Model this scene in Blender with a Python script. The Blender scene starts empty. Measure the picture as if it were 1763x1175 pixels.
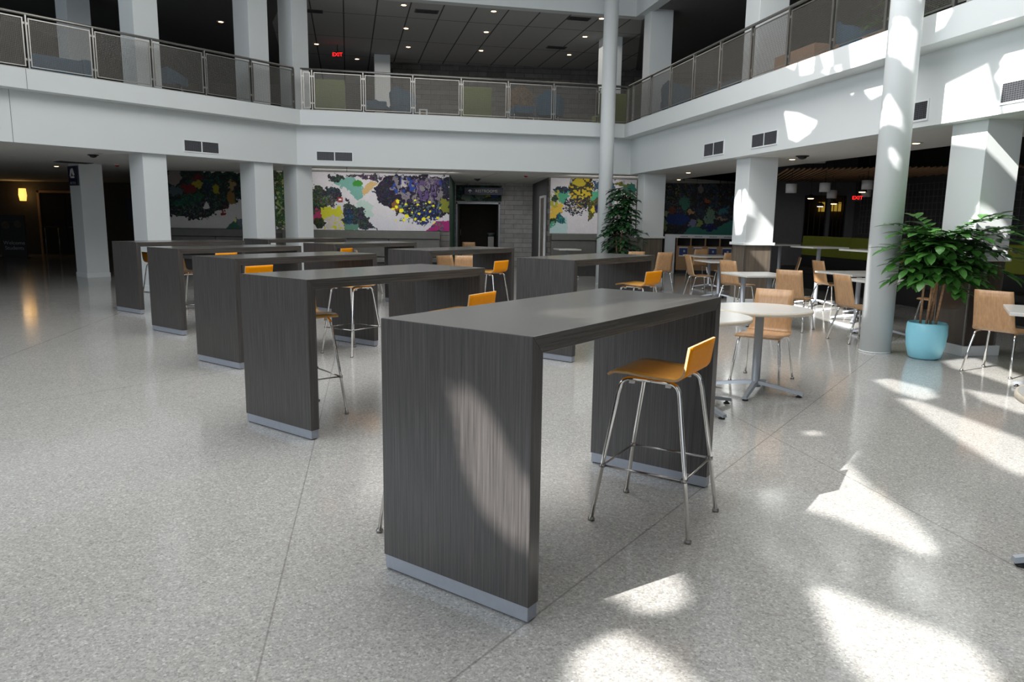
import bpy, bmesh, math, random
import numpy as np
from mathutils import Vector, Matrix, noise
random.seed(7)
sc = bpy.context.scene
col = sc.collection
PI = math.pi
R = math.radians

# ---------------------------------------------------------------- camera, light, exposure
F_PX, PITCH, ROLL, CAM_H = 1263.5, 0.1627, 0.0139, 1.4584
cam_d = bpy.data.cameras.new('camera'); cam = bpy.data.objects.new('camera', cam_d); col.objects.link(cam)
cam_d.sensor_fit = 'HORIZONTAL'; cam_d.sensor_width = 36.0; cam_d.lens = F_PX / 1763 * 36.0
cam_d.clip_start = 0.05; cam_d.clip_end = 200
_r = Vector((1, 0, 0)); _u = Vector((0, math.sin(PITCH), math.cos(PITCH))); _f = Vector((0, math.cos(PITCH), -math.sin(PITCH)))
_rx = _r * math.cos(ROLL) + _u * math.sin(ROLL); _ux = -_r * math.sin(ROLL) + _u * math.cos(ROLL)
m = Matrix((_rx, _ux, -_f)).transposed().to_4x4(); m.translation = Vector((0, 0, CAM_H)); cam.matrix_world = m
sc.camera = cam
sc.view_settings.view_transform = 'Standard'; sc.view_settings.look = 'None'
sc.view_settings.gamma = 1.0; sc.view_settings.use_curve_mapping = False
sc.view_settings.exposure = 0.0

world = bpy.data.worlds.new('daylight'); sc.world = world; world.use_nodes = True
bg = world.node_tree.nodes['Background']; bg.inputs[0].default_value = (0.84, 0.91, 1.0, 1); bg.inputs[1].default_value = 0.8

SUN_EL, SUN_AZ = R(36.2), R(33)
sd = bpy.data.lights.new('sun', 'SUN'); sd.energy = 11.5; sd.angle = R(0.36); sd.color = (1.0, 0.97, 0.92)
so = bpy.data.objects.new('sun', sd); col.objects.link(so)
_s = Vector((math.cos(SUN_EL) * math.cos(SUN_AZ), math.cos(SUN_EL) * math.sin(SUN_AZ), -math.sin(SUN_EL)))
so.rotation_euler = _s.to_track_quat('-Z', 'Y').to_euler(); so.location = (-10, -8, 12)

def area(name, loc, size, energy, color, target=None):
    d = bpy.data.lights.new(name, 'AREA'); d.shape = 'RECTANGLE'; d.size, d.size_y = size; d.energy = energy; d.color = color
    o = bpy.data.objects.new(name, d); col.objects.link(o); o.location = loc
    if target is not None:
        o.rotation_euler = (Vector(target) - Vector(loc)).to_track_quat('-Z', 'Y').to_euler()
    return o
# area lamp in place of the frosted roof light; added fill lamp left-behind the camera
area('roof_light', (-0.2, 7.3, 7.3), (9, 9), 820, (1.0, 0.99, 0.975))
area('side_fill_light', (-14.0, -2.5, 5.6), (18, 3.4), 1000, (0.82, 0.91, 1.0), (3.0, 9.0, 2.0))
# added area lamps: one standing in for the upper downlights, fill on murals and recess
area('upper_gallery_fill', (-0.8, 20.8, 6.12), (7, 4), 95, (1.0, 0.95, 0.88))
area('mural_wash_left', (-3.3, 18.2, 2.56), (3.8, 0.25), 24, (1.0, 0.97, 0.94), (-3.5, 19.2, 1.7))
area('mural_wash_right', (2.4, 19.2, 2.56), (2.0, 0.25), 24 * 0.6, (1.0, 0.97, 0.94), (2.2, 20.3, 1.7))
area('recess_fill_light', (-0.5, 21.9, 2.57), (1.4, 1.6), 11, (1.0, 0.97, 0.94))
sc.cycles.diffuse_bounces = 6; sc.cycles.max_bounces = 12

# ---------------------------------------------------------------- node materials
def new_mat(name):
    m = bpy.data.materials.new(name); m.use_nodes = True
    nt = m.node_tree; b = nt.nodes['Principled BSDF']
    return m, nt, b
def mat(name, color, rough=0.5, metal=0.0, noise_amt=0.06, scale=8.0, emit=0.0, coat=0.0, spec=None, bump=0.0, emit_color=None):
    m, nt, b = new_mat(name); N = nt.nodes.new; L = nt.links.new
    tc = N('ShaderNodeTexCoord'); nz = N('ShaderNodeTexNoise'); nz.inputs['Scale'].default_value = scale; nz.inputs['Detail'].default_value = 4
    L(tc.outputs['Object'], nz.inputs['Vector'])
    rp = N('ShaderNodeValToRGB')
    c = Vector(color)
    rp.color_ramp.elements[0].position = 0.3; rp.color_ramp.elements[1].position = 0.7
    rp.color_ramp.elements[0].color = (*(c * (1 - noise_amt)), 1); rp.color_ramp.elements[1].color = (*[min(1, v) for v in c * (1 + noise_amt)], 1)
    L(nz.outputs['Fac'], rp.inputs['Fac']); L(rp.outputs['Color'], b.inputs['Base Color'])
    b.inputs['Roughness'].default_value = rough; b.inputs['Metallic'].default_value = metal
    if coat: b.inputs['Coat Weight'].default_value = coat; b.inputs['Coat Roughness'].default_value = 0.08
    if spec is not None: b.inputs['Specular IOR Level'].default_value = spec
    if emit:
        b.inputs['Emission Color'].default_value = (*(emit_color or color), 1); b.inputs['Emission Strength'].default_value = emit
    if bump:
        bp = N('ShaderNodeBump'); bp.inputs['Strength'].default_value = bump; bp.inputs['Distance'].default_value = 0.004
        L(nz.outputs['Fac'], bp.inputs['Height']); L(bp.outputs['Normal'], b.inputs['Normal'])
    return m
def grain(name, dark, light, vec, rough=0.4, coat=0.0, contrast=(0.25, 0.75), fine=1.0):
    """wood-like streaks: vec = noise frequency along local x, y, z"""
    m, nt, b = new_mat(name); N = nt.nodes.new; L = nt.links.new
    tc = N('ShaderNodeTexCoord'); mp = N('ShaderNodeMapping'); mp.inputs['Scale'].default_value = vec
    L(tc.outputs['Object'], mp.inputs['Vector'])
    nz = N('ShaderNodeTexNoise'); nz.inputs['Scale'].default_value = 1; nz.inputs['Detail'].default_value = 5; nz.inputs['Roughness'].default_value = 0.65
    L(mp.outputs['Vector'], nz.inputs['Vector'])
    rp = N('ShaderNodeValToRGB'); rp.color_ramp.elements[0].position = contrast[0]; rp.color_ramp.elements[1].position = contrast[1]
    rp.color_ramp.elements[0].color = (*dark, 1); rp.color_ramp.elements[1].color = (*light, 1)
    L(nz.outputs['Fac'], rp.inputs['Fac']); L(rp.outputs['Color'], b.inputs['Base Color'])
    b.inputs['Roughness'].default_value = rough
    if coat: b.inputs['Coat Weight'].default_value = coat; b.inputs['Coat Roughness'].default_value = 0.15
    return m
def line_mask(nt, geo_pos, nx, ny, d, w):
    """1 on the line nx*x+ny*y=d of half width w"""
    N = nt.nodes.new; L = nt.links.new
    dp = N('ShaderNodeVectorMath'); dp.operation = 'DOT_PRODUCT'; dp.inputs[1].default_value = (nx, ny, 0); L(geo_pos, dp.inputs[0])
    s = N('ShaderNodeMath'); s.operation = 'SUBTRACT'; s.inputs[1].default_value = d; L(dp.outputs['Value'], s.inputs[0])
    a = N('ShaderNodeMath'); a.operation = 'ABSOLUTE'; L(s.outputs[0], a.inputs[0])
    c = N('ShaderNodeMath'); c.operation = 'LESS_THAN'; c.inputs[1].default_value = w; L(a.outputs[0], c.inputs[0])
    return c.outputs[0], dp.outputs['Value']
def terrazzo():
    m, nt, b = new_mat('terrazzo'); N = nt.nodes.new; L = nt.links.new
    g = N('ShaderNodeNewGeometry'); pos = g.outputs['Position']
    v1 = N('ShaderNodeTexVoronoi'); v1.inputs['Scale'].default_value = 120; L(pos, v1.inputs['Vector'])
    v2 = N('ShaderNodeTexVoronoi'); v2.inputs['Scale'].default_value = 210; L(pos, v2.inputs['Vector'])
    r1 = N('ShaderNodeValToRGB'); e = r1.color_ramp.elements
    e[0].position = 0.0; e[0].color = (0.215, 0.21, 0.20, 1); e[1].position = 1.0; e[1].color = (0.70, 0.70, 0.67, 1)
    for p, c in ((0.15, (0.325, 0.32, 0.31)), (0.45, (0.40, 0.395, 0.38)), (0.75, (0.455, 0.45, 0.43)), (0.92, (0.54, 0.535, 0.51))):
        x = e.new(p); x.color = (*c, 1)
    sp = N('ShaderNodeSeparateColor'); L(v1.outputs['Color'], sp.inputs[0]); L(sp.outputs[0], r1.inputs['Fac'])
    r2 = N('ShaderNodeValToRGB'); r2.color_ramp.elements[0].color = (0.29, 0.285, 0.275, 1); r2.color_ramp.elements[1].color = (0.54, 0.535, 0.51, 1)
    sp2 = N('ShaderNodeSeparateColor'); L(v2.outputs['Color'], sp2.inputs[0]); L(sp2.outputs[1], r2.inputs['Fac'])
    mx = N('ShaderNodeMix'); mx.data_type = 'RGBA'; mx.inputs['Factor'].default_value = 0.4
    L(r1.outputs['Color'], mx.inputs['A']); L(r2.outputs['Color'], mx.inputs['B'])
    big = N('ShaderNodeTexNoise'); big.inputs['Scale'].default_value = 0.7; big.inputs['Detail'].default_value = 3; L(pos, big.inputs['Vector'])
    br = N('ShaderNodeMapRange'); br.inputs['To Min'].default_value = 0.93; br.inputs['To Max'].default_value = 1.07; L(big.outputs['Fac'], br.inputs['Value'])
    ml = N('ShaderNodeMix'); ml.data_type = 'RGBA'; ml.blend_type = 'MULTIPLY'; ml.inputs['Factor'].default_value = 1
    L(mx.outputs['Result'], ml.inputs['A']); L(br.outputs['Result'], ml.inputs['B'])
    out = ml.outputs['Result']
    # divider strips set into the floor: (normal, offset, half width)
    lines = [(-0.8158, 0.5783, 1.387, 0.0045), (-0.9816, -0.1910, 0.379, 0.0035), (0.9805, 0.1964, 2.755, 0.004),
             (-0.9806, -0.1960, 3.66, 0.006), (0.9805, 0.1964, 7.2, 0.006), (-0.1964, 0.9805, 13.2, 0.008), (-0.78, 0.62, 6.4, 0.005)]
    tot = None
    for nx, ny, d, w in lines:
        o, _ = line_mask(nt, pos, nx, ny, d, w)
        if tot is None: tot = o
        else:
            mxn = N('ShaderNodeMath'); mxn.operation = 'MAXIMUM'; L(tot, mxn.inputs[0]); L(o, mxn.inputs[1]); tot = mxn.outputs[0]
    fc = N('ShaderNodeMath'); fc.operation = 'MULTIPLY'; fc.inputs[1].default_value = 0.42; L(tot, fc.inputs[0])
    jm = N('ShaderNodeMix'); jm.data_type = 'RGBA'; L(fc.outputs[0], jm.inputs['Factor']); L(out, jm.inputs['A']); jm.inputs['B'].default_value = (0.10, 0.085, 0.07, 1)
    L(jm.outputs['Result'], b.inputs['Base Color'])
    b.inputs['Roughness'].default_value = 0.17; b.inputs['Specular IOR Level'].default_value = 0.75
    rn = N('ShaderNodeTexNoise'); rn.inputs['Scale'].default_value = 2.2; rn.inputs['Detail'].default_value = 4; L(pos, rn.inputs['Vector'])
    rr = N('ShaderNodeMapRange'); rr.inputs['To Min'].default_value = 0.09; rr.inputs['To Max'].default_value = 0.15; L(rn.outputs['Fac'], rr.inputs['Value']); L(rr.outputs['Result'], b.inputs['Roughness'])
    return m
def tiles(name, color, line, size, angle, rough=0.9, w=0.012, spec=0.2):
    m, nt, b = new_mat(name); N = nt.nodes.new; L = nt.links.new
    g = N('ShaderNodeNewGeometry'); tot = None
    for k, (a, s) in enumerate(((angle, size[0]), (angle + 90, size[1]))):
        dp = N('ShaderNodeVectorMath'); dp.operation = 'DOT_PRODUCT'; dp.inputs[1].default_value = (math.cos(R(a)) / s, math.sin(R(a)) / s, 0); L(g.outputs['Position'], dp.inputs[0])
        fr = N('ShaderNodeMath'); fr.operation = 'FRACT'; L(dp.outputs['Value'], fr.inputs[0])
        c = N('ShaderNodeMath'); c.operation = 'LESS_THAN'; c.inputs[1].default_value = w / s * 1.6; L(fr.outputs[0], c.inputs[0])
        if tot is None: tot = c.outputs[0]
        else:
            x = N('ShaderNodeMath'); x.operation = 'MAXIMUM'; L(tot, x.inputs[0]); L(c.outputs[0], x.inputs[1]); tot = x.outputs[0]
    nz = N('ShaderNodeTexNoise'); nz.inputs['Scale'].default_value = 40; L(g.outputs['Position'], nz.inputs['Vector'])
    rp = N('ShaderNodeValToRGB'); rp.color_ramp.elements[0].color = (*[v * 0.9 for v in color], 1); rp.color_ramp.elements[1].color = (*color, 1); L(nz.outputs['Fac'], rp.inputs['Fac'])
    mx = N('ShaderNodeMix'); mx.data_type = 'RGBA'; L(tot, mx.inputs['Factor']); L(rp.outputs['Color'], mx.inputs['A']); mx.inputs['B'].default_value = (*line, 1)
    L(mx.outputs['Result'], b.inputs['Base Color']); b.inputs['Roughness'].default_value = rough; b.inputs['Specular IOR Level'].default_value = spec
    return m
def stone(name, c1, c2, scale=1.0, rough=0.85):
    m, nt, b = new_mat(name); N = nt.nodes.new; L = nt.links.new
    tc = N('ShaderNodeTexCoord'); mp = N('ShaderNodeMapping'); mp.inputs['Rotation'].default_value = (R(90), 0, 0); L(tc.outputs['Object'], mp.inputs['Vector'])
    br = N('ShaderNodeTexBrick'); br.inputs['Color1'].default_value = (*c1, 1); br.inputs['Color2'].default_value = (*c2, 1); br.inputs['Mortar'].default_value = (*[v * 0.6 for v in c1], 1)
    br.inputs['Scale'].default_value = scale; br.inputs['Mortar Size'].default_value = 0.008; br.inputs['Brick Width'].default_value = 0.6; br.inputs['Row Height'].default_value = 0.15
    L(mp.outputs['Vector'], br.inputs['Vector'])
    nz = N('ShaderNodeTexNoise'); nz.inputs['Scale'].default_value = 5; nz.inputs['Detail'].default_value = 6; L(tc.outputs['Object'], nz.inputs['Vector'])
    mr = N('ShaderNodeMapRange'); mr.inputs['To Min'].default_value = 0.65; mr.inputs['To Max'].default_value = 1.35; L(nz.outputs['Fac'], mr.inputs['Value'])
    ml = N('ShaderNodeMix'); ml.data_type = 'RGBA'; ml.blend_type = 'MULTIPLY'; ml.inputs['Factor'].default_value = 1; L(br.outputs['Color'], ml.inputs['A']); L(mr.outputs['Result'], ml.inputs['B'])
    L(ml.outputs['Result'], b.inputs['Base Color']); b.inputs['Roughness'].default_value = rough
    return m
def glass_mat():
    m, nt, b = new_mat('dark_glass'); b.inputs['Base Color'].default_value = (0.03, 0.028, 0.026, 1); b.inputs['Roughness'].default_value = 0.06; b.inputs['Specular IOR Level'].default_value = 0.7
    return m
def paint_mat():
    m, nt, b = new_mat('mural_paint'); a = nt.nodes.new('ShaderNodeVertexColor'); a.layer_name = 'paint'
    nt.links.new(a.outputs['Color'], b.inputs['Base Color']); b.inputs['Roughness'].default_value = 0.6; b.inputs['Specular IOR Level'].default_value = 0.25
    return m

M = {}
M['floor'] = terrazzo()
M['white'] = mat('white_paint', (0.70, 0.735, 0.74), 0.55, noise_amt=0.012, scale=1.5, spec=0.3)
M['trimwhite'] = mat('white_trim', (0.76, 0.79, 0.80), 0.4, noise_amt=0.01)
M['ceil'] = mat('plaster_ceiling', (0.70, 0.69, 0.67), 0.9, noise_amt=0.02, spec=0.2)
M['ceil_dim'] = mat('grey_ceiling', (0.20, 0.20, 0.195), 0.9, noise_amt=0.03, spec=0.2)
M['tile'] = tiles('ceiling_tile', (0.70, 0.69, 0.67), (0.25, 0.25, 0.25), (1.22, 0.61), 12.6)
M['tile_up'] = tiles('upper_ceiling_tile', (0.52, 0.52, 0.51), (0.10, 0.10, 0.10), (0.76, 2.4), 12.6, w=0.02)
M['dark'] = mat('dark_paint', (0.045, 0.043, 0.042), 0.8, noise_amt=0.15)
M['greywall'] = mat('charcoal_wall', (0.10, 0.10, 0.105), 0.8, noise_amt=0.06)
M['brownwall'] = mat('dark_brown_wall', (0.050, 0.042, 0.030), 0.7, noise_amt=0.1)
M['stone'] = stone('split_face_stone', (0.42, 0.41, 0.39), (0.55, 0.54, 0.52))
M['barsteel'] = mat('grille_bars', (0.13, 0.135, 0.15), 0.45, 0.4, noise_amt=0.03)
M['stone_dark'] = stone('dark_stone', (0.10, 0.095, 0.088), (0.15, 0.145, 0.135))
M['bench'] = mat('charcoal_vinyl', (0.10, 0.10, 0.092), 0.6, noise_amt=0.08)
M['carpet'] = mat('carpet', (0.12, 0.12, 0.13), 0.95, noise_amt=0.2, scale=60)
M['lam_v'] = grain('ebony_laminate_vertical', (0.019, 0.0175, 0.0165), (0.090, 0.081, 0.078), (150, 150, 2.5), 0.38, 0.22, (0.30, 0.72))
M['lam_h'] = grain('ebony_laminate_horizontal', (0.020, 0.0185, 0.017), (0.098, 0.090, 0.083), (1.8, 85, 105), 0.27, 0.40, (0.32, 0.70))
M['alu'] = mat('brushed_aluminium', (0.36, 0.385, 0.44), 0.45, 0.45, noise_amt=0.04, scale=30)
M['chrome'] = mat('chrome', (0.78, 0.77, 0.75), 0.10, 1.0, noise_amt=0.02)
M['rod'] = mat('dark_chrome_rod', (0.42, 0.41, 0.40), 0.2, 1.0, noise_amt=0.02)
M['orange'] = grain('orange_stained_ply', (0.88, 0.29, 0.001), (0.96, 0.345, 0.002), (3, 60, 60), 0.5, 0.0)
M['orange'].node_tree.nodes['Principled BSDF'].inputs['Specular IOR Level'].default_value = 0.1
M['orange_back'] = grain('orange_ply_back', (0.76, 0.36, 0.055), (0.85, 0.46, 0.10), (40, 40, 3), 0.35, 0.3)
M['edge'] = grain('ply_edge', (0.45, 0.24, 0.10), (0.78, 0.56, 0.32), (20, 20, 300), 0.5)
M['oak'] = grain('oak_ply', (0.38, 0.205, 0.095), (0.58, 0.345, 0.175), (60, 60, 3), 0.38, 0.25)
M['oak_seat'] = grain('oak_ply_seat', (0.38, 0.205, 0.095), (0.57, 0.335, 0.170), (3, 60, 60), 0.38, 0.25)
M['pill'] = mat('grey_table_laminate', (0.66, 0.65, 0.62), 0.25, noise_amt=0.03, scale=60)
M['pilledge'] = grain('maple_edge', (0.60, 0.52, 0.40), (0.74, 0.66, 0.54), (20, 20, 200), 0.45)
M['silver'] = mat('silver_powdercoat', (0.42, 0.45, 0.50), 0.38, 0.45, noise_amt=0.02)
M['rubber'] = mat('black_rubber', (0.012, 0.012, 0.012), 0.6)
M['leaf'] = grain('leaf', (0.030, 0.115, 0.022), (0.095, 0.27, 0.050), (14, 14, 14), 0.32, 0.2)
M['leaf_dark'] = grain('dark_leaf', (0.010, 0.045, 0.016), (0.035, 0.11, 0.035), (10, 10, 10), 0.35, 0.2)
M['trunk'] = mat('cane_trunk', (0.42, 0.24, 0.13), 0.7, noise_amt=0.3, scale=40)
M['soil'] = mat('soil', (0.03, 0.022, 0.016), 0.95, noise_amt=0.4, scale=60)
M['potblue'] = mat('sky_blue_glaze', (0.30, 0.72, 0.88), 0.35, noise_amt=0.02, coat=0.2)
M['wire'] = mat('dark_wire', (0.24, 0.23, 0.21), 0.4, 0.6, noise_amt=0.05)
M['steel'] = mat('stainless', (0.34, 0.33, 0.31), 0.3, 0.9, noise_amt=0.05)
M['clad'] = grain('brown_glass_cladding', (0.030, 0.024, 0.020), (0.10, 0.075, 0.06), (4, 4, 0.6), 0.08, 0.3)
M['clad_wood'] = grain('grey_oak_cladding', (0.09, 0.075, 0.06), (0.20, 0.165, 0.13), (25, 25, 1.5), 0.4)
M['wood'] = grain('honey_wood', (0.30, 0.17, 0.075), (0.42, 0.25, 0.12), (3, 40, 40), 0.5)
M['slat'] = grain('slat_wood', (0.22, 0.12, 0.06), (0.38, 0.22, 0.12), (3, 30, 30), 0.5)
M['olive'] = mat('olive_vinyl', (0.18, 0.20, 0.012), 0.55, noise_amt=0.05)
M['blue'] = mat('blue_upholstery', (0.030, 0.10, 0.17), 0.85, noise_amt=0.06, scale=30)
M['green'] = mat('green_upholstery', (0.16, 0.19, 0.055), 0.85, noise_amt=0.06, scale=30)
M['lime'] = mat('lime_upholstery', (0.16, 0.42, 0.04), 0.8)
M['navy'] = mat('navy_sign', (0.008, 0.012, 0.045), 0.35)
M['signwhite'] = mat('white_lettering', (0.75, 0.76, 0.76), 0.5)
M['black'] = mat('black_metal', (0.012, 0.012, 0.013), 0.5)
M['glass'] = glass_mat()
M['paint'] = paint_mat()
M['red_em'] = mat('exit_red', (0.9, 0.01, 0.01), 0.4, emit=3.0)
M['red'] = mat('red_paint', (0.35, 0.02, 0.02), 0.5)
M['lamp'] = mat('warm_lamp', (1.0, 0.62, 0.32), 0.4, emit=9.0)
M['sconce'] = mat('amber_glass', (1.0, 0.55, 0.12), 0.4, emit=1.6)
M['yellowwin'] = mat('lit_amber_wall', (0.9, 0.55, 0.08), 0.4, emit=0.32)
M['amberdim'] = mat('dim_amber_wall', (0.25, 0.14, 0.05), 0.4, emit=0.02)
M['shade'] = mat('white_shade', (0.62, 0.62, 0.62), 0.6)
M['ventdark'] = mat('vent_shadow', (0.03, 0.03, 0.035), 0.7)
M['poster_blue'] = mat('blue_poster', (0.006, 0.035, 0.16), 0.4)
M['greendoor'] = mat('dark_green_paint', (0.022, 0.075, 0.05), 0.6)
M['brown_fab'] = mat('speckled_brown_fabric', (0.14, 0.09, 0.05), 0.9, noise_amt=0.6, scale=30)
M['skin'] = mat('printed_face', (0.10, 0.07, 0.055), 0.6)
M['terracotta'] = mat('tan_laminate', (0.45, 0.27, 0.17), 0.5)

# ---------------------------------------------------------------- mesh helpers
class MB:
    def __init__(s): s.v = []; s.f = []; s.mi = []; s.sm = []
    def quad(s, pts, mi=0, sm=False):
        n = len(s.v); s.v += [tuple(p) for p in pts]; s.f.append(tuple(range(n, n + len(pts)))); s.mi.append(mi); s.sm.append(sm)
    def box(s, x0, x1, y0, y1, z0, z1, mi=0, fr=None):
        fr = fr or (lambda p: p)
        n = len(s.v)
        s.v += [tuple(fr((x, y, z))) for z in (z0, z1) for (x, y) in ((x0, y0), (x1, y0), (x1, y1), (x0, y1))]
        for f in ((0, 3, 2, 1), (4, 5, 6, 7), (0, 1, 5, 4), (1, 2, 6, 5), (2, 3, 7, 6), (3, 0, 4, 7)):
            s.f.append(tuple(n + i for i in f)); s.mi.append(mi); s.sm.append(False)
        return s
    def prism(s, poly, z0, z1, mi=0, mi_top=None, mi_bot=None):
        a = sum(poly[i][0] * poly[(i + 1) % len(poly)][1] - poly[(i + 1) % len(poly)][0] * poly[i][1] for i in range(len(poly)))
        if a < 0: poly = poly[::-1]
        n = len(s.v); k = len(poly)
        s.v += [(p[0], p[1], z0) for p in poly] + [(p[0], p[1], z1) for p in poly]
        s.f.append(tuple(range(n + k - 1, n - 1, -1))); s.mi.append(mi if mi_bot is None else mi_bot); s.sm.append(False)
        s.f.append(tuple(range(n + k, n + 2 * k))); s.mi.append(mi if mi_top is None else mi_top); s.sm.append(False)
        for i in range(k):
            j = (i + 1) % k; s.f.append((n + i, n + j, n + k + j, n + k + i)); s.mi.append(mi); s.sm.append(False)
        return s
    def tube(s, path, r, seg=10, mi=0, cap=True):
        path = [Vector(p) for p in path]; rings = []
        up = Vector((0, 0, 1)); t0 = (path[1] - path[0]).normalized()
        a = t0.cross(up); a = a if a.length > 0.01 else t0.cross(Vector((1, 0, 0))); a.normalize()
        for i, p in enumerate(path):
            t = (path[min(i + 1, len(path) - 1)] - path[max(i - 1, 0)]).normalized()
            a = (a - t * a.dot(t)).normalized(); b = t.cross(a)
            rr = r[i] if isinstance(r, (list, tuple)) else r
            n = len(s.v); s.v += [tuple(p + (a * math.cos(q) + b * math.sin(q)) * rr) for q in [2 * PI * j / seg for j in range(seg)]]; rings.append(n)
        for i in range(len(rings) - 1):
            for j in range(seg):
                k = (j + 1) % seg
                s.f.append((rings[i] + j, rings[i] + k, rings[i + 1] + k, rings[i + 1] + j)); s.mi.append(mi); s.sm.append(True)
        if cap:
            s.f.append(tuple(rings[0] + j for j in range(seg - 1, -1, -1))); s.mi.append(mi); s.sm.append(False)
            s.f.append(tuple(rings[-1] + j for j in range(seg))); s.mi.append(mi); s.sm.append(False)
        return s
    def lathe(s, prof, c=(0, 0, 0), seg=28, mi=0, sm=True):
        rings = []
        for (r, z) in prof:
            n = len(s.v); s.v += [(c[0] + r * math.cos(2 * PI * j / seg), c[1] + r * math.sin(2 * PI * j / seg), c[2] + z) for j in range(seg)]; rings.append(n)
        for i in range(len(rings) - 1):
            for j in range(seg):
                k = (j + 1) % seg
                s.f.append((rings[i] + j, rings[i] + k, rings[i + 1] + k, rings[i + 1] + j)); s.mi.append(mi); s.sm.append(sm)
        s.f.append(tuple(rings[0] + j for j in range(seg - 1, -1, -1))); s.mi.append(mi); s.sm.append(False)
        s.f.append(tuple(rings[-1] + j for j in range(seg))); s.mi.append(mi); s.sm.append(False)
        return s
    def build(s, name, mats, parent=None, bevel=0.0, loc=None, rotz=0.0):
        me = bpy.data.meshes.new(name); me.from_pydata(s.v, [], s.f)
        mats = mats if isinstance(mats, (list, tuple)) else [mats]
        for mm in mats: me.materials.append(M[mm] if isinstance(mm, str) else mm)
        me.polygons.foreach_set('material_index', s.mi); me.polygons.foreach_set('use_smooth', s.sm); me.update()
        bm = bmesh.new(); bm.from_mesh(me)
        bmesh.ops.recalc_face_normals(bm, faces=bm.faces); bm.to_mesh(me); bm.free()
        o = bpy.data.objects.new(name, me); col.objects.link(o)
        if parent is not None: o.parent = parent
        if loc is not None: o.location = loc
        o.rotation_euler[2] = rotz
        if bevel:
            b = o.modifiers.new('bevel', 'BEVEL'); b.width = bevel; b.segments = 2; b.limit_method = 'ANGLE'; b.angle_limit = R(40)
        return o
def tag(o, label=None, cat=None, group=None, kind=None):
    if label: o['label'] = label
    if cat: o['category'] = cat
    if group: o['group'] = group
    if kind: o['kind'] = kind
    return o
def thing(name, label, cat, loc=(0, 0, 0), rotz=0.0, group=None):
    o = bpy.data.objects.new(name, None); col.objects.link(o); o.empty_display_size = 0.2
    o.location = loc; o.rotation_euler = (0, 0, rotz); return tag(o, label, cat, group)
def struct(name, mb, mats, bevel=0.0):
    return tag(mb.build(name, mats, None, bevel), kind='structure')
def dup(root, loc, rotz, label, group=None):
    r = root.copy(); col.objects.link(r); r.location = loc; r.rotation_euler = (0, 0, rotz); r['label'] = label
    if group: r['group'] = group
    for ch in list(root.children):
        c = ch.copy(); col.objects.link(c); c.parent = r
        for g in list(ch.children):
            d = g.copy(); col.objects.link(d); d.parent = c
    return r
def frame(A, ang):
    """local (s along, d across to the left, z) -> world"""
    ca, sa = math.cos(R(ang)), math.sin(R(ang))
    return lambda p: (A[0] + p[0] * ca - p[1] * sa, A[1] + p[0] * sa + p[1] * ca, p[2])
def text_obj(name, body, size, parent, loc, rot, material, align='CENTER', extrude=0.002):
    cu = bpy.data.curves.new(name, 'FONT'); cu.body = body; cu.size = size; cu.align_x = align; cu.align_y = 'CENTER'; cu.extrude = extrude
    t = bpy.data.objects.new(name, cu); col.objects.link(t)
    dg = bpy.context.evaluated_depsgraph_get(); me = bpy.data.meshes.new_from_object(t.evaluated_get(dg)); bpy.data.objects.remove(t)
    o = bpy.data.objects.new(name, me); me.materials.clear(); me.materials.append(M[material]); col.objects.link(o)
    o.parent = parent; o.location = loc; o.rotation_euler = rot
    return o
def bez(p0, p1, p2, n=6):
    return [tuple((1 - t) ** 2 * a + 2 * (1 - t) * t * b + t * t * c for a, b, c in zip(p0, p1, p2)) for t in [i / n for i in range(n + 1)]]

# ================================================================ the building
L0 = np.array([-8.358, 12.267]); L1 = np.array([-4.838, 16.766]); C1 = np.array([2.85, 18.483]); R0 = np.array([5.096, 7.641])
def unit(a, b): d = b - a; return d / np.linalg.norm(d)
EL = L1 - 34 * unit(L0, L1); ER = C1 + 30 * unit(C1, R0)
POLY = [EL, L1, C1, ER]
SOF, FASB, FL2, RAILZ, BULK, ROOFZ = 2.62, 3.455, 3.77, 4.63, 6.29, 7.5
def offpoly(d, pts=POLY):
    """gallery edge line shifted d metres towards the atrium"""
    segs = []
    for i in range(3):
        t = unit(pts[i], pts[i + 1]); n = np.array([t[1], -t[0]]); segs.append((pts[i] + n * d, pts[i + 1] + n * d))
    out = [segs[0][0]]
    for i in range(2):
        A, B = segs[i]; Cc, D = segs[i + 1]
        s = np.linalg.solve(np.array([B - A, -(D - Cc)]).T, Cc - A); out.append(A + s[0] * (B - A))
    out.append(segs[2][1]); return [tuple(p) for p in out]
SIDES = ('left', 'centre', 'right')
def band(name, d1, d2, z0, z1, material):
    a, b = offpoly(d1), offpoly(d2)
    for i, s in enumerate(SIDES):
        struct('wall_%s_%s' % (name, s), MB().prism([a[i], a[i + 1], b[i + 1], b[i]], z0, z1), material)

mb = MB(); mb.prism([(-30, -24), (20, -24), (20, 31), (-30, 31)], -0.1, 0); struct('floor', mb, 'floor')
band('lower_fascia', 0.0, -0.25, SOF, FASB + 0.01, 'white')
band('upper_fascia', 0.3, -0.25, FASB, FL2, 'white')
band('bulkhead', 0.0, -0.25, BULK, ROOFZ + 0.1, 'white')
o = offpoly(-0.25); q = offpoly(-1.9)
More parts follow.
